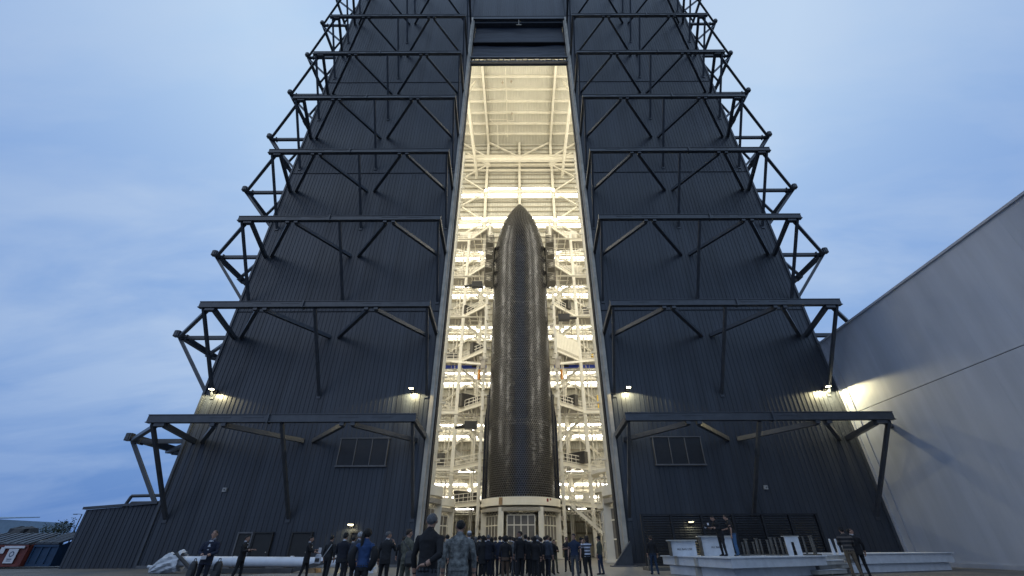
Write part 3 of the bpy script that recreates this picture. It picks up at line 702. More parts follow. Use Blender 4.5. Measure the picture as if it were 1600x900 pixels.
# circular scaffold and shelving on the right
t = thing('ring_scaffold', 'three-tier circular steel work scaffold behind the right door edge', 'scaffold', (11.9, 53, 0))
for z, r in ((5.2, 3.3), (6.8, 3.5), (8.7, 3.7)):
    MB().ring((0, 0), r-.9, r, z-.35, z, 48).build('ring_deck', M['rail'], t)
    MB().ring((0, 0), r-.06, r, z+1.0, z+1.08, 48).build('ring_rail', M['rail'], t)
    for q in range(14):
        a = 2*math.pi*q/14; b = MB(); b.beam((math.cos(a)*(r-.03), math.sin(a)*(r-.03), z), (math.cos(a)*(r-.03), math.sin(a)*(r-.03), z+1.0), .05, .05); b.build('rail_post', M['rail'], t)
for q in range(6):
    a = 2*math.pi*(q+.5)/6; a2 = a+2*math.pi/6; p = (math.cos(a)*2.9, math.sin(a)*2.9); p2 = (math.cos(a2)*2.9, math.sin(a2)*2.9)
    MB().beam((*p, 0), (*p, 8.6), .2, .2).build('leg', M['rail'], t)
    MB().beam((*p, .3), (*p2, 4.8), .08, .08).build('cross_brace', M['rail'], t); MB().beam((*p2, .3), (*p, 4.8), .08, .08).build('cross_brace', M['rail'], t)
t = thing('storage_rack', 'tall white shelving rack full of parts inside the right of the doorway', 'rack', (9.6, 47.5, 0))
for q in (-1.5, 1.3):
    for y in (-.5, .5): MB().beam((q, y, 0), (q, y, 4.3), .12, .12).build('upright', M['rail'], t)
for z in (.25, .95, 1.7, 2.45, 3.3): MB().box((-.1, 0, z), (2.9, 1.1, .12)).build('shelf', M['rail'], t)
rb = random.Random(5)
for z in (.33, 1.03, 1.78, 2.53, 3.38):
    x = -1.3; kx = -1
    while x < 1.0:
        wd = rb.uniform(.25, .6); h = rb.uniform(.25, .55)
        o = MB().box((0, 0, h/2), (wd, .7, h)).build('parts_box', M[rb.choice(['carton', 'crate', 'redpart', 'track', 'black'])], None, label=None)
        o.location = (9.6+x+wd/2, 47.4, z)
        ri = [.33, 1.03, 1.78, 2.53, 3.38].index(z); kx += 1
        tag(o, '%s parts box from the left on the %s shelf of the white storage rack' % (['first', 'second', 'third', 'fourth', 'fifth', 'sixth', 'seventh', 'eighth'][kx], ['bottom', 'second', 'middle', 'fourth', 'top'][ri]), 'box', 'boxes on the storage rack'); x += wd+.06
# ------------------------------------------------------------------ louvred fence
t = thing('louvred_fence', 'black louvred screen fence along the foot of the right wing', 'fence', (8.9, 35.4, 0))
FX = [0, 2.15, 4.4, 6.7, 8.9, 10.9, 12.9]
for x in FX: MB().box((x, 0, 1.62), (.16, .2, 3.25)).build('post', M['louver'], t)
MB().box((FX[-1]/2, 0, 3.28), (FX[-1]+.2, .24, .08)).build('top_rail', M['louver'], t)
for a, b_ in zip(FX, FX[1:]):
    lm = MB(); lm.beam((a+.08, 0, 0), (b_-.08, 0, 0), .14, .02, up=(0, -.5, 1)); me = lm.mesh('slat', M['louver'])
    for j in range(20): link('slat', me, t, loc=(0, 0, .2+j*.155))

# ------------------------------------------------------------------ white steel bases on the right
def hexa(b, q, z0, z1): return b.poly([(x, y, z0) for x, y in q], (0, 0, z1-z0))
t = thing('steel_base', 'upper white painted steel base nearest the camera carrying two men', 'steel platform', (0, 0, 0), group='stacked white steel bases')
QA = [(9.2, 22.0), (15.3, 25.2), (13.6, 29.5), (7.8, 27.6)]
b = MB(); hexa(b, QA, .44, .80); b.build('box_girder', M['slab'], t)
b = MB(); hexa(b, [(9.1, 21.9), (15.4, 25.15), (13.65, 29.6), (7.7, 27.65)], .803, .845); b.build('top_flange', M['slab'], t)
for f in (.45, .75):
    p = (9.2+(7.8-9.2)*f, 22+5.6*f); MB().box((p[0]-.02, p[1], .62), (.14, .25, .36)).build('stiffener', M['slabd'], t)
t = thing('steel_base', 'lower white steel base under the near one, at ground level', 'steel platform', (0, 0, 0), group='stacked white steel bases')
b = MB(); hexa(b, [(9.5, 22.6), (14.9, 25.6), (13.4, 29.3), (8.0, 27.2)], .02, .41); b.build('box_girder', M['slab'], t)
MB().box((8.75, 24.9, .21), (.3, .35, .37)).build('stiffener', M['slabd'], t)
t = thing('steel_base', 'upper white steel base at the far right by the pale wall', 'steel platform', (0, 0, 0), group='stacked white steel bases')
QB = [(18.6, 27.4), (25.8, 29.9), (25.2, 32.4), (17.6, 31)]
b = MB(); hexa(b, QB, .42, .86); b.build('box_girder', M['slab'], t)
b = MB(); hexa(b, [(18.5, 27.3), (25.95, 29.85), (25.3, 32.5), (17.5, 31.1)], .863, .90); b.build('top_flange', M['slab'], t)
t = thing('steel_base', 'lower shaded white steel base at the far right by the pale wall', 'steel platform', (0, 0, 0), group='stacked white steel bases')
b = MB(); hexa(b, [(17.9, 27.3), (25.5, 30.0), (24.9, 32.2), (17.3, 30.6)], .02, .40); b.build('box_girder', M['slab'], t)
for j, (xa, ya, xb, yb, z, lb) in enumerate(((15.4, 26.6, 18.6, 28.2, .66, 'top'), (14.6, 25.7, 16.9, 27.0, .44, 'second'), (15.0, 26.2, 18.4, 28.2, .26, 'third'), (14.4, 25.4, 16.6, 26.6, .06, 'lowest'))):
    t = thing('steel_beam', '%s beam of the dull white stack between the two steel bases' % lb, 'beam', (0, 0, 0), group='loose beams between the bases')
    MB().beam((xa, ya, z+.08), (xb, yb, z+.08), .9, .16).build('box_section', M['slabd'], t)
    MB().beam((xa, ya, z+.175), (xb, yb, z+.175), .96, .02).build('cap_plate', M['slab'], t)
# bolts and stubs standing on the near base
tops = []
def px2x(px, y): # world X of an upright near z=.85 at depth y
    return (px-812)/658*(y*.8517-.22)
posts = [(1162, .55, 25.5), (1168, .72, 26.2), (1179, .58, 26.2), (1185, .74, 27), (1191, .7, 26.8), (1202, .66, 26), (1208, .78, 26.5), (1215, .76, 26.0), (1223, .74, 25.8), (1229, .55, 26.6), (1232, .74, 26.2), (1260, .82, 26.0), (1274, .86, 26.4), (1288, .86, 27.2)]
for j, (px, h, y) in enumerate(posts):
    big = j in (1, 3, 6); x = px2x(px, y); x = min(x, 9.2+6.1*((y-22)/3.2)+.2 if y < 25.2 else 15.25-(y-25.2)*.38)
    tagt = 'thick' if big else 'slim'
    t = thing('anchor_post', '%s weathered anchor post, %s from the left in the row on the steel base' % (tagt, ['first','second','third','fourth','fifth','sixth','seventh','eighth','ninth','tenth','eleventh','twelfth','thirteenth','last'][j]), 'post', (px2x(px, y) if px < 1286 else 16.0, y, .845), group='anchor posts on the steel base')
    w_ = .14 if big else .085
    MB().tube((0, 0, 0), (0, 0, h), w_/1.6, 8, w_/2).build('shaft', M['post'], t)
    MB().tube((0, 0, h), (0, 0, h+.04), w_*.8, 8).build('cap', M['post'], t)
    MB().box((0, 0, .03), (.36, .3, .06)).build('foot', M['post'], t)
for j, px in enumerate((1302, 1311, 1320)):
    t = thing('white_stake', 'pointed white steel stake, %s of three behind the loose beams' % ('left', 'middle', 'right')[j], 'stake', (px2x(px, 27.6), 27.6, .78), group='white steel stakes')
    b = MB(); b.poly([(-.07, 0, 0), (.10, 0, 0), (.03, 0, .82), (-.03, 0, .82)], (0, .08, 0)); b.build('blade', M['slab'], t); MB().box((0, .04, .02), (.3, .2, .04)).build('foot', M['slabd'], t)
def text_obj(s, size, loc, rot, parent, m, ext=.004):
    cu = bpy.data.curves.new('lettering', 'FONT'); cu.body = s; cu.size = size; cu.extrude = ext; cu.align_x = 'CENTER'; cu.align_y = 'CENTER'
    o = bpy.data.objects.new('tmp', cu); scene.collection.objects.link(o)
    dg = bpy.context.evaluated_depsgraph_get(); me = bpy.data.meshes.new_from_object(o.evaluated_get(dg)); bpy.data.objects.remove(o)
    me.materials.clear(); me.materials.append(m)
    return link('lettering', me, parent, loc=loc, rot=rot)
for (xa, wd, h, y, lb) in ((1049, 1.28, .66, 26.0, 'smaller white board with black lettering, left of the other board'), (1098, 1.62, .84, 26.2, 'larger white board with black lettering behind the standing men')):
    x = px2x(xa, y)
    t = thing('notice_board', lb, 'board', (x, y, .845), group='white lettered boards')
    MB().box((wd/2, 0, h/2), (wd, .05, h)).build('board', M['slab'], t)
    MB().box((wd/2-.05, .06, h+.03), (wd+.2, .5, .06)).build('top_ledge', M['slabd'], t)
    MB().box((-.06, .05, h/2), (.05, .4, h)).build('side_plate', M['post'], t)
    text_obj('ALL BAG LGR', .13, (wd*.52, -.032, h*.45), (R(90), 0, 0), t, M['black'])
t = thing('arched_bracket', 'white bracket plate with an arched cut-out standing among the posts', 'bracket', (px2x(1242, 26.0), 26.0, .845))
b = MB()
for q in (-1, 1): b.poly([(q*.10, 0, 0), (q*.36, 0, 0), (q*.36, 0, .84), (q*.07, 0, .84)], (0, .06, 0))
b.poly([(-.068, 0, .6), (.068, 0, .6), (.068, 0, .84), (-.068, 0, .84)], (0, .06, 0)); b.build('plate', M['slab'], t)
MB().box((0, .1, .86), (.8, .3, .04)).build('cap', M['slabd'], t)
t = thing('plank', 'thin white plank leaning behind the standing men', 'plank', (11.0, 26.5, .85))
MB().beam((-.15, 0, .75), (.25, -.3, .02), .10, .05).build('board', M['slab'], t)
t = thing('low_frame', 'low grey steel frame on the ground left of the bases', 'frame', (8.6, 31.5, 0))
b = MB(); b.box((0, 0, .1), (1.7, 1.5, .18)); b.build('tray', M['post'], t)
b = MB(); b.beam((-.8, -.7, .2), (-.8, -.7, 1.0), .06, .06); b.beam((-.8, -.7, .75), (.8, -.7, .75), .05, .05); b.beam((.8, -.7, .2), (.8, -.7, 1.0), .06, .06); b.build('hoop', M['post'], t)

# ------------------------------------------------------------------ white tank / boom on the left
t = thing('white_boom', 'long white cylinder lying on the ground left of the crowd, wrapped at its left end', 'cylinder', (0, 30.5, 0))
b = MB(); b.tube((-20.9, 0, .62), (-9.7, -.4, .52), .26, 24); 
b.build('barrel', M['pipew'], t, smooth=False)
b = MB()
for q in (-17.5, -14, -11.4): b.tube((q, -.12, .585), (q+.14, -.12, .585), .285, 24)
b.build('band', M['pipew'], t)
def lump(c, d, seed, amp, m, parent, name, n=20):
    vs = []; fs = []
    for i in range(n+1):
        for j in range(n*2):
            th = math.pi*i/n; ph = math.pi*j/n; v = Vector((math.sin(th)*math.cos(ph), math.sin(th)*math.sin(ph), math.cos(th)))
            k_ = 1+amp*noise.fractal(v*1.7+Vector((seed, 0, 0)), 1.0, 2.0, 4)
            vs.append((c[0]+v.x*d[0]*k_, c[1]+v.y*d[1]*k_, max(.01-0, c[2]+v.z*d[2]*k_) if parent is None or c[2] < 3 else c[2]+v.z*d[2]*k_))
    for i in range(n):
        for j in range(n*2): fs.append((i*2*n+j, i*2*n+(j+1) % (2*n), (i+1)*2*n+(j+1) % (2*n), (i+1)*2*n+j))
    return MB().add(vs, fs).build(name, m, parent, smooth=False)
vs_ = []; nR = 26
for i in range(nR+1):
    u = i/nR; xx = -22.3+u*1.7; rr2 = .14+.34*math.sin(min(1, u*1.7+.10)*math.pi/2)
    for j in range(32):
        a = 2*math.pi*j/32; fold = 1+.10*math.sin(a*9+u*7)+.30*noise.noise(Vector((u*6, math.cos(a)*2.5, math.sin(a)*2.5)))
        vs_.append((xx, math.cos(a)*rr2*fold, max(.02, .18+.38*u+.10*math.sin(u*3)+math.sin(a)*rr2*fold*(1.1 if math.sin(a) > 0 else 1))))
b = MB(); b.add(vs_, [(i*32+j, i*32+(j+1) % 32, (i+1)*32+(j+1) % 32, (i+1)*32+j) for i in range(nR) for j in range(32)]); b.build('wrapping', M['tarp'], t)
b = MB(); b.tube((-20.9, -.3, 1.0), (-19.4, -.6, .12), .09, 10); b.tube((-21.3, -.1, .85), (-20.9, -.3, 1.02), .08, 10); b.build('strap', M['strap'], t)
b = MB(); b.tube((-22.6, 0, .35), (-22.0, 0, .3), .08); b.tube((-22.35, 0, .3), (-22.3, 0, .05), .12); b.build('hook', M['tarp'], t)
b = MB(); b.beam((-18.9, -.5, .14), (-13.5, -.6, .14), .3, .22); b.beam((-13.5, -.6, .14), (-10.8, -.5, .75), .12, .2); b.build('sling', M['strap'], t)
b = MB(); b.box((-9.3, -.3, .35), (1.2, .8, .7)); b.box((-9.9, -.3, .95), (.5, .6, .5))
for j in range(3): b.box((-8.9, -.75, .25+j*.22), (.7, .1, .06))
b.build('end_block', M['pipew'], t)
for q in (-17.8, -12.5):
    MB().poly([(q-.3, -.5, 0), (q+.3, -.5, 0), (q+.2, -.5, .22), (q-.2, -.5, .22)], (0, 1, 0)).build('chock', M['carton'], t)

# ------------------------------------------------------------------ dumpsters and far things on the left
def dumpster(x, y, wd, m, label, poster):
    t = thing('dumpster', label, 'dumpster', (x, y, 0), group='dumpsters beside the annex')
    b = MB(); b.poly([(-wd/2, 0, .12), (wd/2, 0, .12), (wd/2, 0, 1.55), (-wd/2, 0, 1.55)], (0, 2.2, 0)); b.build('body', M[m], t)
    b = MB()
    for q in (-.5, -.17, .17, .5): b.box((q*wd, -.04, .85), (.1, .08, 1.4))
    b.box((0, -.06, 1.5), (wd+.1, .12, .14)); b.box((0, -.05, .2), (wd, .1, .14)); b.build('rib', M[m], t)
    n = 2 if wd > 3 else 3
    for j in range(n):
        q = -wd/2+wd*(j+.5)/n
        b = MB(); b.poly([(q-wd/n/2+.03, -.15, 1.6), (q+wd/n/2-.03, -.15, 1.6), (q+wd/n/2-.03, 2.2, 2.35), (q-wd/n/2+.03, 2.2, 2.35)], (0, 0, .07))
        for k in range(3): b.beam((q-wd/n*.3+k*wd/n*.3, -.15, 1.70), (q-wd/n*.3+k*wd/n*.3, 2.2, 2.45), .1, .05)
        b.build('lid', M['lid'], t)
    b = MB()
    for q in (-1, 1): b.poly([(q*wd/2-.02, 0, 1.5), (q*wd/2-.02, 2.2, 1.5), (q*wd/2-.02, 2.2, 2.3)], (.04, 0, 0))
    b.build('cheek', M[m], t)
    if poster:
        o = MB().box((1.05, -.12, .82), (.75, .02, .95)).build('poster', M['paper'], t); MB().box((.15, -.12, 1.2), (.35, .02, .42)).build('sticker', M['paper'], t)
        MB().box((1.0, -.13, 1.42), (1.6, .03, .16)).build('strip', M['paper'], t)
        b = MB(); b.ring((.3, 0), .13, .18, 0, .01, 20); e = b.build('emblem', M['bluebin'], t); e.rotation_euler = (R(90), 0, 0); e.location = (.75, -.135, .95)
        b = MB(); b.box((1.05, -.135, .62), (.4, .01, .05)); b.box((1.05, -.135, .5), (.34, .01, .04)); b.build('lettering', M['bluebin'], t)
    return t
dumpster(-40.9, 39.0, 4.0, 'red', 'rust red dumpster with a white notice on its front and dark lids', True)
dumpster(-37.75, 39.3, 1.9, 'bluebin', 'dark blue dumpster with ribbed lids next to the annex', False)
dumpster(-45.2, 39.0, 4.0, 'red', 'rust red dumpster at the far left edge of the photo', False)
t = thing('covered_heap', 'black covered heap with sloping sides rising behind the dumpster lids', 'heap', (-44.6, 43.5, 0))
b = MB(); vs_ = []; rn_ = random.Random(4)
prof_ = [(1.9, 0), (1.6, 1.2), (1.25, 2.2), (.95, 2.85), (.5, 3.0), (0.02, 2.95)]
for (r_, z_) in prof_:
    for q in range(14):
        a = 2*math.pi*q/14; k_ = 1+.12*rn_.uniform(-1, 1); vs_.append((math.cos(a)*r_*k_, math.sin(a)*r_*.8*k_, z_+rn_.uniform(-.06, .06)))
b.add(vs_, [(i*14+q, i*14+(q+1) % 14, (i+1)*14+(q+1) % 14, (i+1)*14+q) for i in range(5) for q in range(14)]); b.build('cover', M['black'], t)
for j, (x, y, d, hz) in enumerate(((-47.5, 49, 2.6, 2.6), (-52, 52, 3.4, 2.9))):
    t = thing('rubble_heap', ('pale rubble heap right behind the dumpsters', 'pale rubble heap farther left behind the dumpsters')[j], 'rubble', (x, y, 0), 'rubble heaps')
    rn_ = random.Random(20+j); b = MB()
    for q in range(260):
        a = rn_.uniform(0, 6.28); rr2 = rn_.random()**.6; hh = (1-rr2)*hz*rn_.uniform(.75, 1); c = Vector((math.cos(a)*rr2*d, math.sin(a)*rr2*2, hh))
        u_ = Vector((rn_.gauss(0, 1), rn_.gauss(0, 1), rn_.gauss(0, .5))).normalized()*rn_.uniform(.2, .6); b.beam(c-u_/2, c+u_/2, rn_.uniform(.1, .4), rn_.uniform(.08, .3))
    b.build('debris', M['rock'], t, kind='stuff')
# bushes: leafy clumps
def bush(x, y, z, r, label, seed):
    rn = random.Random(seed); t = thing('bush', label, 'bush', (x, y, 0), group='bushes behind the dumpsters')
    MB().tube((0, 0, 0), (.2, 0, z), .10, 8, .05).build('stem', M['post'], t)
    b = MB()
    for c in range(16):
        cc = Vector((rn.gauss(0, r*.5), rn.gauss(0, r*.5), z+rn.gauss(0, r*.35)))
        for i in range(28):
            p = cc+Vector((rn.gauss(0, r*.2), rn.gauss(0, r*.2), rn.gauss(0, r*.18))); a = rn.uniform(0, 6.3); q = Vector((math.cos(a), math.sin(a), rn.uniform(-.5, .8)))*r*.17; n = q.cross(Vector((rn.random(), rn.random(), 1))).normalized()*r*.07
            b.add([p-n, p+q*.5-n*1.2, p+q, p+n], [(0, 1, 2, 3)])
    b.build('leaves', M['leaf'], t)
bush(-44.4, 47, 2.95, .75, 'dark bush left of the leaning lamp post', 1)
bush(-43.2, 47, 2.35, .6, 'small dark bush at the foot of the lamp post by the annex', 2)
bush(-58, 60, 3.3, 1.1, 'dark bush in the middle of the skyline behind the rubble', 3)
t = thing('street_lamp', 'thin lamp post with a short arm beyond the dumpsters', 'street lamp', (-55.3, 60, 0))
MB().tube((0, 0, 0), (0, 0, 5.0), .08, 8, .05).build('pole', M['black'], t); MB().beam((0, 0, 5.0), (-.7, 0, 5.03), .07, .05).build('arm', M['black'], t); MB().box((-.85, 0, 5.0), (.4, .2, .08)).build('lamp_head', M['black'], t)
t = thing('far_warehouse', 'low pale warehouse with a teal band far away at the left edge', 'building', (-147, 110, 0))
MB().box((0, 10, 3.6), (52, 20, 7.2)).build('wall', M['far'], t); MB().box((0, -.1, 5.3), (50, .2, 1.1)).build('band', M['fart'], t)
for j in range(12):
    MB().box((-22+j*4, -.2, 5.3), (2.0, .1, .7)).build('window', M['glass'], t)
b = MB(); b.poly([(-26.2, -.3, 7.2), (26.2, -.3, 7.2), (26.2, 10, 8), (-26.2, 10, 8)], (0, 0, .2)); b.build('roof', M['far'], t)
# low far hills so the horizon is closed
b = MB(); n = 90; vs = []
for i in range(n+1):
    a = R(-80+160*i/n); d = 700
    x = math.sin(a)*d; y = math.cos(a)*d; h = 6+7*noise.noise(Vector((i*.13, 2, 0)))
    vs += [(x, y, -1), (x, y, max(2, h)), (x*1.25, y*1.25, -1)]
b.add(vs, [f for i in range(n) for f in ((i*3, i*3+3, i*3+4, i*3+1), (i*3+1, i*3+4, i*3+5, i*3+2))])
b.build('hills', M['leaf'], kind='structure')

# ------------------------------------------------------------------ people
PM = {}
WS = bpy.data.scenes.new('workshop')
def pmat(name, col, rough=.8, **k):
    if name not in PM: PM[name] = mat(name, col, rough, **k)
    return PM[name]
C = dict(navy=(.006, .008, .017), black=(.008, .008, .010), charcoal=(.013, .014, .017), navy2=(.009, .014, .034), blueg=(.030, .038, .055), grey=(.07, .075, .08),
         brown=(.09, .055, .035), jeans=(.045, .11, .22), djeans=(.012, .028, .06), skin=(.36, .21, .15), skin2=(.20, .11, .075), white=(.55, .57, .62), polo=(.010, .022, .052), royal=(.018, .05, .14),
         olive=(.06, .065, .045), tan=(.13, .095, .06), shoe=(.010, .010, .010), hairdark=(.010, .008, .007), hairgrey=(.115, .115, .12), hairwhite=(.40, .40, .41), hairbrown=(.035, .022, .014), greyp=(.05, .055, .065))
def cloth(k):
    if k == 'camo': return pmat('camouflage', (.035, .040, .042), .9, nscale=11, col2=(.26, .27, .26), bump=.4, bscale=14)
    if k == 'camog': return pmat('camouflage_green', (.035, .038, .028), .9, nscale=9, col2=(.15, .145, .11), bump=.4, bscale=14)
    if k == 'stripe':
        m = pmat('striped_knit', (.5, .52, .6), .9)
        t = m.node_tree; b = t.nodes['Principled BSDF']
        if 'strp' not in t.nodes:
            tc_ = t.nodes.new('ShaderNodeTexCoord'); wv = t.nodes.new('ShaderNodeTexWave'); wv.name = 'strp'; wv.bands_direction = 'Z'; wv.inputs['Scale'].default_value = 2.4
            cr_ = t.nodes.new('ShaderNodeValToRGB'); cr_.color_ramp.interpolation = 'CONSTANT'; cr_.color_ramp.elements[0].color = (.01, .015, .03, 1); cr_.color_ramp.elements[1].position = .5; cr_.color_ramp.elements[1].color = (.5, .52, .6, 1)
            t.links.new(tc_.outputs['Object'], wv.inputs[0]); t.links.new(wv.outputs['Fac'], cr_.inputs[0]); t.links.new(cr_.outputs[0], b.inputs['Base Color'])
        return m
    if k == 'plaid':
        m = pmat('plaid_flannel', (.03, .03, .03), .9)
        t = m.node_tree; b = t.nodes['Principled BSDF']
        if 'strp' not in t.nodes:
            tc_ = t.nodes.new('ShaderNodeTexCoord'); wv = t.nodes.new('ShaderNodeTexWave'); wv.name = 'strp'; wv.bands_direction = 'Z'; wv.inputs['Scale'].default_value = 2.0; wv.inputs['Distortion'].default_value = 1
            cr_ = t.nodes.new('ShaderNodeValToRGB'); cr_.color_ramp.elements[0].position = .5; cr_.color_ramp.elements[0].color = (.018, .018, .02, 1); cr_.color_ramp.elements[1].position = .8; cr_.color_ramp.elements[1].color = (.10, .085, .075, 1)
            t.links.new(tc_.outputs['Object'], wv.inputs[0]); t.links.new(wv.outputs['Fac'], cr_.inputs[0]); t.links.new(cr_.outputs[0], b.inputs['Base Color'])
        return m
    if k.startswith('hair'): return pmat(k, C[k], .6, var=.45, nscale=28, bump=.9, bscale=60)
    return pmat(k+'_cloth', C[k], .85, var=.2, nscale=6)
def rings(pts, n=12, caps=True):
    """closed loft through (centre, rx, ry, axis_dir) with ellipse in plane perpendicular to path"""
    vs = []; fs = []
    for i, (c, rx, ry) in enumerate(pts):
        c = Vector(c)
        d = (Vector(pts[min(i+1, len(pts)-1)][0])-Vector(pts[max(i-1, 0)][0]))
        d = d.normalized() if d.length > 1e-6 else Vector((0, 0, 1))
        ref = Vector((1, 0, 0)) if abs(d.x) < .9 else Vector((0, 1, 0))
        a = (ref-d*ref.dot(d)).normalized(); b = d.cross(a)
        for j in range(n):
            t = 2*math.pi*j/n; vs.append(c+a*(rx*math.cos(t))+b*(ry*math.sin(t)))
    m = len(pts)
    for i in range(m-1):
        for j in range(n): fs.append((i*n+j, i*n+(j+1) % n, (i+1)*n+(j+1) % n, (i+1)*n+j))
    fs += [tuple(range(n))[::-1], tuple(range((m-1)*n, m*n))]
    return vs, fs
def ball(c, r, n=10):
    c = Vector(c); vs = []; fs = []
    for i in range(1, n):
        th = math.pi*i/n
        for j in range(n+2):
            ph = 2*math.pi*j/(n+2); vs.append(c+Vector((r[0]*math.sin(th)*math.cos(ph), r[1]*math.sin(th)*math.sin(ph), r[2]*math.cos(th))))
    w_ = n+2
    for i in range(n-2):
        for j in range(w_): fs.append((i*w_+j, (i+1)*w_+j, (i+1)*w_+(j+1) % w_, i*w_+(j+1) % w_))
    vs += [c+Vector((0, 0, r[2])), c-Vector((0, 0, r[2]))]; a, b = len(vs)-2, len(vs)-1
    for j in range(w_): fs.append((a, j, (j+1) % w_)); fs.append((b, (n-2)*w_+(j+1) % w_, (n-2)*w_+j))
    return vs, fs
def person(px, D, H, yaw, label, top='navy', legs='navy', hair='hairdark', style='short', arms=('down', 'down'), suit=True, skin='skin', z0=0, step=.0, headyaw=0, wide=1.0, lean=0, collar=None, hat=None, shortsleeve=False, fem=False, X=None, vox=None, coat=0.0, seed=None, nod=0):
    rn = random.Random(px*31+int(D*10)); S = H/1.80
    x = X if X is not None else (px-812)/658*(D*.8517+(z0+1.0-1.27)*.524*0+ .2)
    pieces = []                                   # (verts, faces, tag)
    def P(tagname, g): pieces.append((g[0], g[1], tagname))
    W = wide*(.92 if fem else 1)
    lean_v = lambda z: Vector((0, -lean*max(0, z-.95), 0))
    def V(a, b, c): return Vector((a, b, c))+lean_v(c)
    # torso (facing -Y)
    tw = .012 if suit else .004
    hem = .80-coat if suit else .92
    tor = [(V(0, .00, hem), .185*W+tw+coat*.05, .135+tw), (V(0, 0, .98), .178*W+tw, .128+tw), (V(0, -.005, 1.10), .158*W+tw*1.3, .115+tw), (V(0, -.01, 1.25), .178*W+tw, .125+tw),
           (V(0, 0, 1.38), .195*W+tw, .125+tw), (V(0, .01, 1.445), .170*W+tw, .105+tw), (V(0, .015, 1.49), .125*W, .085), (V(0, .014, 1.525), .082, .074), (V(0, .01, 1.548), .066, .066)]
    P('top', rings(tor, 18))
    P('legs', rings([(V(0, 0, .82), .150*W, .112), (V(0, 0, .89), .166*W, .120), (V(0, 0, .95), .160*W, .112)], 16))
    # legs
    hips = .092*W
    for s_ in (-1, 1):
        st_ = step*s_
        hip = V(s_*hips, 0, .92); knee = Vector((s_*(hips+.015+rn.uniform(-.01, .02)), -st_*.5-.015, .50)); ank = Vector((s_*(hips+.03+rn.uniform(-.01, .03)), -st_+(.02), .10))
        P('legs', rings([(hip, .098, .105), (hip.lerp(knee, .35), .090, .098), (hip.lerp(knee, .75), .073, .078), (knee, .066, .070), (knee.lerp(ank, .3), .066, .071), (knee.lerp(ank, .7), .056, .060), (ank, .054, .058), (ank-Vector((0, 0, .04)), .056, .066)], 12))
        P('shoe', rings([(ank+Vector((0, .045, -.035)), .040, .040), (ank+Vector((s_*.01, -.03, -.045)), .045, .050), (ank+Vector((s_*.025, -.12, -.062)), .046, .034), (ank+Vector((s_*.03, -.19, -.072)), .036, .022)], 10))
    # arms
    for s_, mode in zip((-1, 1), arms):
        sh = V(s_*(.200*W+tw), .01, 1.395)
        L1, L2 = .29, .26
        j = rn.uniform(-.02, .02)
        tgt = {'down': (V(s_*(.255*W+tw+.01), .03+j, 1.14), V(s_*(.27*W+tw), -.05+j, .89), (0, -.1, -1)),
               'front': (V(s_*(.25*W+tw), -.06, 1.15), V(s_*.06, -.26, 1.05), (-s_*.6, -.5, -.3)),
               'up': (V(s_*(.26*W+tw), -.16, 1.20), V(s_*.15, -.20, 1.44), (-s_*.35, .2, .8)),
               'hold': (V(s_*(.23*W+tw), -.10, 1.17), V(s_*.12, -.34, 1.22), (-s_*.2, -.9, .2)),
               'reach': (V(s_*(.22*W+tw), -.14, 1.19), V(s_*.18, -.40, 1.12), (0, -1, -.1)),
               'back': (V(s_*(.285*W+tw), .12, 1.16), V(s_*.10, .21, 1.02), (-s_*.8, .2, -.1)),
               'hip': (V(s_*(.35*W+tw), .08, 1.18), V(s_*(.20*W+tw), .0, 1.02), (-s_*.6, .1, -.4)),
               'cross': (V(s_*(.25*W+tw), -.08, 1.15), V(-s_*.05, -.20, 1.20), (-s_*1, -.05, .1)),
               'photo': (V(s_*(.24*W+tw), -.22, 1.28), V(s_*.09, -.33, 1.50), (-s_*.2, -.1, 1))}[mode]
        el, wr, hd = tgt; hd = Vector(hd).normalized()
        slv = 'top'; fo = 'skin' if shortsleeve else 'top'
        P('top', rings([(sh+Vector((-s_*.06, 0, .022)), .050, .052), (sh+Vector((-s_*.01, 0, .008)), .064, .064), (sh+Vector((s_*.004, 0, -.03)), .068, .066), (sh.lerp(el, .35), .062, .062), (sh.lerp(el, .6), .056, .056)]+([(sh.lerp(el, .62), .052, .052)] if shortsleeve else [(el, .052, .052)]), 12))
        if shortsleeve: P('skin', rings([(sh.lerp(el, .5), .044, .044), (el, .040, .040)], 10))
        rr = (.040, .036, .026) if shortsleeve else (.052, .049, .042)
        P(fo, rings([(el-(wr-el).normalized()*.02, rr[0]*.9, rr[0]*.9), (el, rr[0], rr[0]), (el.lerp(wr, .4), rr[1], rr[1]), (wr, rr[2], rr[2])], 12))
        # hand: palm, five unequal bent fingers, thumb from the side
        a = hd; side = a.cross(Vector((0, 0, 1)))
        side = side.normalized() if side.length > .2 else Vector((0, -1, 0))
        if mode == 'down': side = Vector((0, -1, 0))
        nrm = a.cross(side).normalized()
        if mode == 'down': nrm = Vector((-s_, 0, 0))
        palm = wr+a*.055
        P('skin', rings([(wr-a*.02, .027, .024), (wr+a*.02, .034, .026), (palm, .042, .026), (wr+a*.095, .040, .022)], 10))
        for fi, (off, ln) in enumerate(((-.030, .062), (-.010, .074), (.011, .078), (.031, .068))):
            b0 = wr+a*.085-side*off; b1 = b0+a*ln*.45+nrm*.008; b2 = b1+a*ln*.35+nrm*.024; b3 = b2+a*ln*.10+nrm*.026
            fr_ = .0105
            P('skin', rings([(b0, fr_, fr_), (b1, fr_, fr_), (b2, fr_*.92, fr_*.92), (b3, fr_*.7, fr_*.7)], 7))
        b0 = wr+a*.03+side*.026; b1 = b0+a*.028+side*.022+nrm*.008; b2 = b1+a*.030+side*.006+nrm*.012
        P('skin', rings([(b0, .014, .014), (b1, .0125, .0125), (b2, .010, .010)], 7))
        
    # neck and head
    hc = V(0, -.018, 1.672)+Vector((0, -nod*.05, -nod*.02))
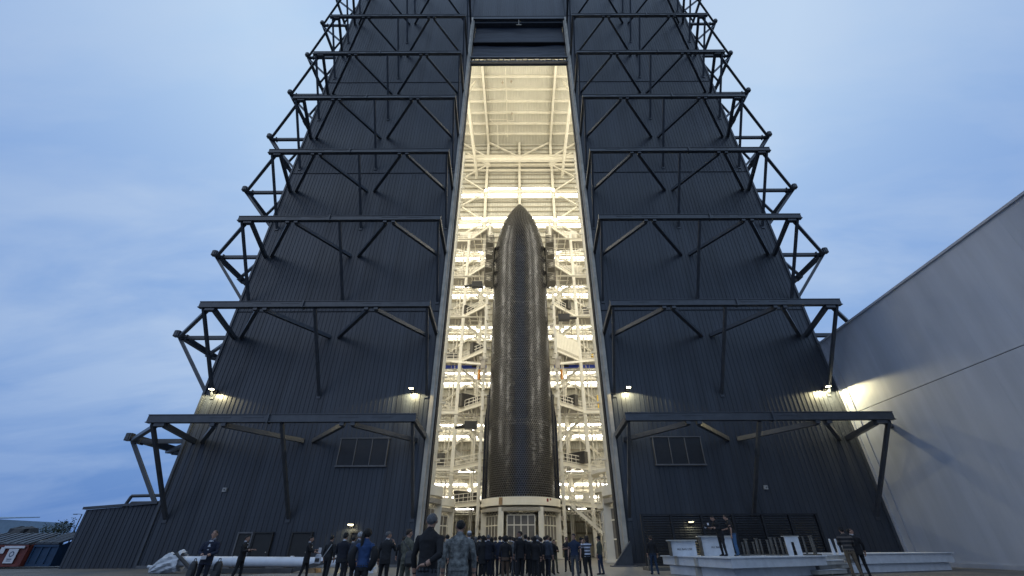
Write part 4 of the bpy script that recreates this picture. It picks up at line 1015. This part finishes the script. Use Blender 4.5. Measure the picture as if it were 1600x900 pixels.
    rot = Matrix.Rotation(R(headyaw), 3, 'Z') @ Matrix.Rotation(R(nod*25), 3, 'X')
    hp_ = lambda a, b, c: hc+rot @ (Vector((a, b, c))*1.09)
    P('skin', rings([(V(0, .012, 1.50), .050, .050), (V(0, .010, 1.55), .056, .058), (hp_(0, .018, -.06), .057, .062)], 12))
    P('skin', rings([(hp_(0, -.045, -.118), .026, .024), (hp_(0, -.035, -.098), .046, .044), (hp_(0, -.012, -.06), .066, .074), (hp_(0, 0, -.01), .076, .090), (hp_(0, .008, .035), .078, .096), (hp_(0, .014, .070), .070, .086), (hp_(0, .018, .092), .046, .058), (hp_(0, .018, .102), .016, .022)], 16))
    P('skin', rings([(hp_(0, -.078, .018), .010, .008), (hp_(0, -.098, -.010), .013, .012), (hp_(0, -.102, -.028), .017, .013), (hp_(0, -.088, -.036), .012, .008)], 8))
    P('skin', ball(hp_(0, -.078, -.062), (.024, .012, .007), 8)); P('skin', ball(hp_(0, -.076, .034), (.046, .014, .009), 8))
    for s_ in (-1, 1): P('skin', ball(hp_(s_*.085, .012, -.012), (.012, .021, .034), 8))
    if collar or suit: P('collar', rings([(V(0, .012, 1.535), .068, .068), (V(0, .012, 1.562), .061, .063)], 14))
    if suit:                                       # jacket lapels show a shirt wedge
        P('collar', rings([(V(0, -.115, 1.22), .012, .02), (V(0, -.118, 1.36), .030, .020), (V(0, -.085, 1.48), .045, .025)], 8))
        for s_ in (-1, 1): P('top', rings([(V(s_*.02, -.128, 1.20), .014, .010), (V(s_*.055, -.128, 1.36), .026, .012), (V(s_*.07, -.08, 1.49), .022, .016)], 8))
    # join, remesh into one continuous skin
    mb = MB(); tags = []; kt = []
    for vs_, fs_, tg in pieces:
        mb.add([v*S for v in vs_], fs_); kt += [tg]*len(vs_)
    me0 = mb.mesh('tmp', M['black']); o0 = bpy.data.objects.new('tmp', me0); WS.collection.objects.link(o0)
    md = o0.modifiers.new('r', 'REMESH'); md.mode = 'VOXEL'; md.voxel_size = vox or (.010 if D < 15 else .0135)
    sm2 = o0.modifiers.new('s', 'SMOOTH'); sm2.iterations = 1; sm2.factor = .4
    vl = WS.view_layers[0]; vl.update(); dg = vl.depsgraph; dg.update(); me = bpy.data.meshes.new_from_object(o0.evaluated_get(dg)); me.name = 'person'
    bpy.data.objects.remove(o0); bpy.data.meshes.remove(me0)
    kd = kdtree.KDTree(len(mb.v))
    for i, v in enumerate(mb.v): kd.insert(v, i)
    kd.balance()
    order = ['top', 'legs', 'skin', 'shoe', 'collar']
    me.materials.clear()
    for m_ in (cloth(top), cloth(legs), pmat(skin+'_skin', C[skin], .55, var=.06), cloth('shoe'), pmat('shirt_white', (.55, .57, .62), .8) if (collar or 'white') == 'white' else cloth(collar)): me.materials.append(m_)
    vt = [0]*len(me.vertices)
    sx = rn.uniform(0, 50)
    cos = [v.co.copy() for v in me.vertices]; nos = [v.normal.copy() for v in me.vertices]
    fl_ = []
    for ix, (q, nv) in enumerate(zip(cos, nos)):
        co, i, d_ = kd.find(q); vt[ix] = order.index(kt[i])
        if vt[ix] in (0, 1): q = q+nv*(noise.noise(Vector((q.x*9+sx, q.y*9, q.z*14)))*.008+noise.noise(Vector((q.x*22+sx, q.y*22, q.z*30)))*.003)
        fl_ += q[:]
    me.vertices.foreach_set('co', fl_)
    me.polygons.foreach_set('material_index', [vt[p_.vertices[0]] for p_ in me.polygons]); me.update()
    me.shade_smooth()
    o = link('person', me, None, loc=(x, D, z0), rot=(0, 0, R(yaw)), label=label, cat='person')
    # hair: own mesh over the skull
    if style != 'bald':
        hs = .010 if style in ('short', 'crop') else .022
        if style == 'crop': hs = .004
        if style == 'curly': hs = .045
        n = 18; vs_ = []; fs_ = []
        for i in range(n+1):
            th = math.pi*i/n*(.76 if style not in ('long', 'pony', 'curly', 'bob') else .84)
            for j in range(24):
                ph = 2*math.pi*j/24; dx, dy = math.cos(ph), math.sin(ph)
                r_ = 1.0
                front = max(0, -dy)
                lim = (1-.36*(1-max(0, dy))-.22*front) if style in ('short', 'crop') else 1-.45*front**1.5
                t2 = th*lim*(1+.07*noise.noise(Vector((dx*5+sx, dy*5, 0)))*(i/n))
                nz = 1+.05*noise.noise(Vector((dx*3+sx, dy*3, t2*5)))+(.14*noise.noise(Vector((dx*6+sx, dy*6, t2*9))) if style == 'curly' else 0)
                vs_.append(hp_(math.sin(t2)*dx*(.080+hs)*nz, math.sin(t2)*dy*(.096+hs)*nz+.012, math.cos(t2)*(.088+hs)*nz+.014)*S)
        for i in range(n):
            for j in range(24): fs_.append((i*24+j, (i+1)*24+j, (i+1)*24+(j+1) % 24, i*24+(j+1) % 24))
        fs_.append(tuple(range(n*24, n*24+24)))
        hb = MB(); hb.add(vs_, fs_)
        if style == 'pony':
            g_ = rings([(hp_(0, .09, .06), .02, .02), (hp_(0, .13, .03), .034, .03), (hp_(0, .135, -.10), .045, .032), (hp_(0, .125, -.25), .040, .028), (hp_(0, .115, -.38), .012, .012)], 12); hb.add([v*S for v in g_[0]], g_[1])
        if style in ('long', 'bob'):
            ln = -.30 if style == 'long' else -.15
            g_ = rings([(hp_(0, .03, .04), .085, .075), (hp_(0, .045, -.06), .092, .066), (hp_(0, .06, ln*.7), .098, .055), (hp_(0, .065, ln), .07, .035)], 16); hb.add([v*S for v in g_[0]], g_[1])
        hb.build('hair', cloth(hair) if hair.startswith('hair') else cloth('hairdark'), o, smooth=True)
    if hat:
        hb = MB(); g_ = rings([(hp_(0, .01, .045), .090, .106), (hp_(0, .01, .09), .086, .10), (hp_(0, .012, .125), .060, .072), (hp_(0, .012, .135), .02, .02)], 16); hb.add([v*S for v in g_[0]], g_[1])
        hb.poly([tuple(hp_(-.06, -.085, .050)*S), tuple(hp_(.06, -.085, .050)*S), tuple(hp_(.045, -.175, .040)*S), tuple(hp_(-.045, -.175, .040)*S)], (0, 0, .010)); hb.build('cap', cloth(hat), o, smooth=True)
    if abs(((yaw+headyaw+180) % 360)-180) < 100:
        for s_ in (-1, 1):
            g_ = ball(hp_(s_*.030, -.083, .014)*S, (.011, .006, .006), 6); eb = MB(); eb.add(*g_); eb.build('eye', M['black'], o)
    o['_grp'] = 0; del o['_grp']
    return o, (lambda a, b, c: Matrix.Translation((x, D, z0)) @ Matrix.Rotation(R(yaw), 4, 'Z') @ (Vector((a, b, c))*S))
def carry(name, mb, m, base, label, cat, yaw=0):
    o = mb.build(name, m, None, label=label, cat=cat); o.location = base; o.rotation_euler = (0, 0, R(yaw)); return o
def paper(base, label, yaw=0, d=(.22, .01, .30)):
    b = MB(); b.box((0, 0, 0), d); b.box((0, -.004, .02), (d[0]*.8, d[1], d[2]*.6)); return carry('paper_sheet', b, M['paper'], base, label, 'paper', yaw)
def phone(base, label, yaw=0):
    b = MB(); b.box((0, 0, 0), (.075, .01, .15)); b.box((.02, .008, .045), (.022, .008, .03)); return carry('phone', b, M['black'], base, label, 'phone', yaw)
def bag(base, label, d=(.34, .18, .42), m='black', yaw=0, strap=None, cat='bag'):
    x, y, z = d
    t = thing('backpack' if cat == 'backpack' else 'shoulder_bag', label, cat, base, rot=(0, 0, R(yaw)))
    vs_, fs_ = rings([((0, 0, -z/2), x*.40, y*.40), ((0, 0, -z*.42), x*.5, y*.5), ((0, 0, 0), x*.52, y*.55), ((0, 0, z*.35), x*.46, y*.48), ((0, 0, z/2), x*.28, y*.3)], 14)
    MB().add(vs_, fs_).build('body', M[m], t, smooth=True)
    b = MB(); b.box((0, -y*.52, -z*.12), (x*.62, .05, z*.36)); b.build('pocket', M['strap'], t)
    b = MB()
    if strap: b.path([(0, 0, z*.45)]+[tuple(p) for p in strap], .018, 6)
    else: b.path([(-x*.15, 0, z*.45), (-x*.1, 0, z*.62), (x*.1, 0, z*.62), (x*.15, 0, z*.45)], .015, 6)
    b.build('strap', M['strap'], t); return t
# left of the doorway
p, f = person(333, 17, 1.82, 12, 'man in navy suit and open white shirt facing the camera left of the white cylinder', 'navy2', 'navy', 'hairbrown', 'crop', ('front', 'front'), step=.08, headyaw=10)
paper(f(.02, -.36, 1.0), 'folded white paper held low by the man in the navy suit', 60, (.16, .01, .10))
bag(f(-.36, .06, .62), 'black coat bag hanging on the left of the navy suited man', (.26, .18, .56))
bag(f(.36, .14, .58), 'rounded black bag standing out right of the navy suited man', (.30, .22, .62), cat='backpack')
p, f = person(384, 22, 1.78, 95, 'man in black suit in profile facing right before the white cylinder', 'black', 'black', 'hairdark', 'short', ('hold', 'hold'), step=.12)
phone(f(0, -.42, 1.25), 'dark phone held by the man in profile in the black suit', 20)
p, f = person(484, 23.5, 1.76, 100, 'person in long black coat in profile holding out papers, left end of crowd', 'black', 'black', 'hairdark', 'short', ('reach', 'hold'), step=.14, coat=.12)
paper(f(.1, -.50, 1.20), 'white paper held up by the person in the long black coat', 60, (.16, .01, .22))
bag(f(.30, -.45, .85), 'white shopping bag hanging from the hand of the person in long black coat', (.30, .14, .40), 'paper')
p, f = person(517, 21.5, 1.75, 165, 'person in black seen from behind with a pale strap across the back', 'charcoal', 'black', 'hairdark', 'short', ('down', 'down'), suit=False, step=.1)
b = MB(); b.path([tuple(f(-.16, .145, 1.44)), tuple(f(.02, .17, 1.15)), tuple(f(.20, .12, .95))], .018, 6); o = b.build('shoulder_strap', M['box'], None, label='pale strap across the black clad back', cat='strap')
p, f = person(538, 19, 1.77, 175, 'stocky person in navy jacket and dark cap from behind, left of the ponytail woman', 'navy', 'charcoal', 'hairdark', 'short', ('down', 'front'), wide=1.12, hat='black')
p, f = person(561, 17, 1.76, 170, 'white haired man mostly hidden behind the ponytail woman', 'blueg', 'charcoal', 'hairwhite', 'short', ('down', 'down'))
p, f = person(573, 12.6, 1.70, 185, 'woman with long black ponytail and bright blue vest over dark sleeves, back turned', 'royal', 'charcoal', 'hairdark', 'pony', ('hip', 'hip'), suit=False, fem=True, collar='royal', headyaw=-35)
for s_ in (-1, 1):
    vs_, fs_ = rings([(f(s_*.235, .02, 1.36), .070, .070), (f(s_*.29, .06, 1.24), .088, .088), (f(s_*.30, .07, 1.12), .092, .10), (f(s_*.26, .05, .98), .085, .10), (f(s_*.20, .04, .84), .05, .07)], 14)
    o = MB().add(vs_, fs_).build('jacket_sleeve', cloth('black'), None, smooth=True, label='puffy black jacket sleeve slipped down the %s arm of the ponytail woman' % ('right' if s_ < 0 else 'left'), cat='jacket')
p, f = person(605, 17.5, 1.78, 170, 'grey haired man in dark suit holding a phone to his ear', 'charcoal', 'black', 'hairgrey', 'short', ('up', 'down'), headyaw=-50)
p, f = person(637, 15.8, 1.80, 150, 'soldier in camouflage turned right with a black bag on the hip', 'camog', 'camog', 'hairbrown', 'crop', ('down', 'front'), suit=False, headyaw=-20)
bag(f(-.26, .12, .98), 'black shoulder bag at the hip of the soldier turned right', (.30, .2, .42), strap=[f(.10, .12, 1.46)-f(-.26, .12, .98)])
p, f = person(672, 8.7, 1.81, 158, 'tall grey haired man in dark jacket nearest the camera, hand behind his back', 'black', 'greyp', 'hairgrey', 'short', ('back', 'down'), suit=False, coat=.0, headyaw=22, collar='black', wide=1.05)
p, f = person(718, 9.6, 1.75, 182, 'soldier in grey camouflage standing with back to camera, arms hanging, near the front', 'camo', 'camo', 'hairdark', 'crop', ('down', 'down'), suit=False, wide=1.12, collar='camo')
# crowd before the stand
p, f = person(683, 26, 1.76, 172, 'balding man in dark suit behind the tall grey haired man', 'navy', 'navy', 'hairbrown', 'crop', ('down', 'down'))
p, f = person(691, 20, 1.70, 160, 'soldier in camouflage half hidden left of the near soldier', 'camo', 'camo', 'hairdark', 'crop', ('down', 'front'), suit=False, collar='camo')
p, f = person(697, 23, 1.80, 190, 'man in navy coat just left of the near soldier', 'navy', 'black', 'hairdark', 'short', ('down', 'down'))
p, f = person(731, 21, 1.86, 185, 'man in white cap behind the shoulder of the near soldier', 'black', 'black', 'hairgrey', 'short', ('down', 'down'), hat='white')
p, f = person(741, 26, 1.76, 178, 'fair haired person in black suit right of the near soldier', 'black', 'black', 'hairgrey', 'bob', ('down', 'down'), fem=True)
p, f = person(747, 24, 1.78, 150, 'dark haired person in black turned right with white badge by the thigh', 'black', 'navy', 'hairdark', 'short', ('down', 'down'))
paper(f(.3, -.15, .75), 'small white badge hanging by the thigh of a person in black', 0, (.08, .01, .16))
p, f = person(753, 22.5, 1.74, 175, 'long haired person in long black coat left of the broad navy suit', 'black', 'black', 'hairdark', 'long', ('down', 'down'), fem=True, coat=.15)
p, f = person(761, 22.5, 1.78, 180, 'broad grey haired man in navy suit from behind, left of the glazed doors', 'navy', 'navy', 'hairgrey', 'crop', ('front', 'front'), wide=1.12)
p, f = person(772, 27, 1.78, 176, 'man with pale collar in dark suit between the broad navy suit and blue suit', 'navy', 'charcoal', 'hairbrown', 'short', ('down', 'down'))
p, f = person(779, 25, 1.77, 182, 'dark haired man in blue suit with white collar from behind', 'navy2', 'navy', 'hairdark', 'short', ('down', 'down'))
p, f = person(788, 22, 1.70, 180, 'woman with big curly dark hair, black jacket and brown trousers', 'black', 'brown', 'hairdark', 'curly', ('down', 'down'), fem=True, wide=1.05)
p, f = person(795, 25.5, 1.78, 178, 'person in brown jacket just right of the curly haired woman', 'tan', 'black', 'hairdark', 'short', ('down', 'down'))
p, f = person(802, 25, 1.70, 150, 'person in grey brown jacket with light scarf left of the tall dark suit', 'grey', 'greyp', 'hairdark', 'short', ('down', 'front'), collar='white')
p, f = person(810, 22, 1.90, 215, 'tall man in black suit looking left over the crowd, face in profile', 'black', 'black', 'hairdark', 'short', ('down', 'down'), headyaw=70, skin='skin2')
p, f = person(819, 22.5, 1.78, 180, 'wide shouldered man in black suit with white collar right of the tall man', 'black', 'black', 'hairdark', 'short', ('down', 'down'), wide=1.15)
p, f = person(830, 26.5, 1.76, 178, 'person in black hidden between two men in black suits', 'charcoal', 'black', 'hairdark', 'short', ('down', 'down'))
p, f = person(837, 24, 1.79, 170, 'grey haired man in black suit with white collar seen from behind', 'black', 'black', 'hairgrey', 'short', ('down', 'down'), headyaw=15)
p, f = person(843, 25, 1.68, 165, 'shorter dark haired person in navy beside the blue grey suit', 'navy', 'charcoal', 'hairdark', 'short', ('down', 'down'))
p, f = person(849, 27, 1.78, 175, 'person in black behind the man in the blue grey suit', 'black', 'black', 'hairdark', 'short', ('down', 'down'))
p, f = person(853, 24, 1.77, 140, 'man in blue grey suit jacket turned right at the right of the crowd', 'blueg', 'navy', 'hairbrown', 'short', ('down', 'down'), headyaw=-20, step=.06)
for a_ in [(704, 27, 1.77, 'charcoal', 'black', 'hairbrown', 'short', 'man in charcoal jacket deep in the crowd left of the near soldier'), (736, 23, 1.72, 'black', 'black', 'hairdark', 'short', 'short haired person in black right behind the near soldier'), (757, 27, 1.79, 'black', 'black', 'hairdark', 'short', 'tall person in black behind the long haired coat wearer'), (766, 25, 1.72, 'charcoal', 'navy', 'hairdark', 'bob', 'bob haired person in charcoal right of the broad navy suit'), (784, 27.5, 1.8, 'black', 'black', 'hairbrown', 'short', 'brown haired man in black behind the curly haired woman'), (799, 29, 1.8, 'navy', 'black', 'hairdark', 'short', 'man in navy at the back of the crowd near the brown jacket'), (806, 27, 1.76, 'charcoal', 'black', 'hairdark', 'short', 'person in charcoal behind the tall man looking left'), (824, 28, 1.8, 'black', 'black', 'hairdark', 'crop', 'close cropped man in black behind the wide shouldered suit'), (833, 22.5, 1.7, 'black', 'charcoal', 'hairdark', 'bob', 'bob haired person in black before the grey haired man'), (841, 28, 1.78, 'charcoal', 'black', 'hairgrey', 'short', 'grey haired person in charcoal at the back right of the crowd'), (858, 27, 1.74, 'black', 'charcoal', 'hairdark', 'short', 'person in black between the blue grey suit and olive trousers'), (746, 28.5, 1.8, 'navy', 'black', 'hairbrown', 'short', 'brown haired man in navy at the back of the crowd'), (629, 24, 1.74, 'black', 'black', 'hairdark', 'short', 'person in black just left of the soldier with the bag'), (551, 22, 1.72, 'black', 'black', 'hairdark', 'short', 'person in black between the dark cap and the white haired man')]:
    person(a_[0], a_[1], a_[2], 165+(a_[0]*7) % 30, a_[7], a_[3], a_[4], a_[5], a_[6], ('down', 'down') if a_[0] % 3 else ('front', 'down'))
p, f = person(863, 28.5, 1.64, 20, 'person in black top with olive trousers at the right edge of the crowd', 'black', 'olive', 'hairdark', 'short', ('cross', 'cross'), suit=False, step=.1)
p, f = person(883, 30, 1.80, -10, 'man dressed all in black with crossed arms behind the blue polo shirt', 'black', 'black', 'hairbrown', 'short', ('cross', 'cross'), suit=False, shortsleeve=True)
p, f = person(894, 22.5, 1.80, -25, 'bearded man in dark blue polo shirt and grey trousers facing the camera', 'polo', 'greyp', 'hairdark', 'short', ('down', 'down'), suit=False, shortsleeve=True, headyaw=-25, wide=1.08, skin='skin')
phone(f(-.30, -.10, .82), 'phone in the lowered hand of the man in the blue polo shirt', 10)
p, f = person(905, 28, 1.76, 170, 'person in black behind the blue polo shirt and the striped top', 'black', 'black', 'hairdark', 'short', ('down', 'down'), suit=False)
p, f = person(914, 24, 1.74, 200, 'person in navy and white striped top taking a picture with a phone', 'stripe', 'black', 'hairbrown', 'bob', ('photo', 'photo'), suit=False, fem=True, collar='stripe')
phone(f(0, -.40, 1.62), 'phone raised by the person in the striped top')
p, f = person(933, 27, 1.76, 235, 'bearded man with dark cap and jacket facing left by the storage rack', 'olive', 'djeans', 'hairdark', 'short', ('down', 'down'), suit=False, hat='black', step=.05)
p, f = person(1014, 27, 1.80, 178, 'man in black top and blue jeans walking toward the louvred fence, back turned', 'black', 'djeans', 'hairbrown', 'crop', ('down', 'down'), suit=False, step=.10, collar='black')
p, f = person(1119, 24.4, 1.78, -75, 'camera operator in black bending over a camera on the white base', 'black', 'black', 'hairdark', 'short', ('hold', 'hold'), suit=False, z0=.85, lean=.28, nod=1, X=9.95, wide=1.18)
t = thing('video_camera', 'small video camera with light fittings held by the operator on the white base', 'camera', f(0, -.62, 1.33)); t.rotation_euler = (0, 0, R(-75))
MB().box((0, 0, 0), (.14, .26, .16)).build('body', M['black'], t); MB().tube((0, -.13, 0), (0, -.27, 0), .05, 12).build('lens', M['black'], t); MB().box((0, -.02, .14), (.05, .16, .03)).build('handle', M['black'], t); MB().box((.11, -.05, .05), (.06, .06, .1)).build('monitor', M['paper'], t); MB().box((-.10, -.08, -.09), (.07, .05, .07)).build('microphone', M['paper'], t)
p, f = person(1137, 24.6, 1.82, -120, 'man in black t-shirt and light blue jeans leaning over the camera operator', 'black', 'jeans', 'hairdark', 'crop', ('reach', 'down'), suit=False, shortsleeve=True, z0=.85, lean=.22, nod=.4, X=10.7, wide=1.2)
p, f = person(1323, 22.0, 1.90, 160, 'man in dark cap, plaid jacket and brown trousers standing at the steel bases', 'plaid', 'tan', 'hairdark', 'short', ('cross', 'cross'), suit=False, hat='black', X=14.5, wide=1.12, z0=.1)
p, f = person(1337, 22.4, 1.88, 165, 'slim man in black suit close behind the man in plaid', 'black', 'black', 'hairdark', 'short', ('down', 'down'), X=15.15, headyaw=-110, z0=.08)

bpy.data.scenes.remove(WS)
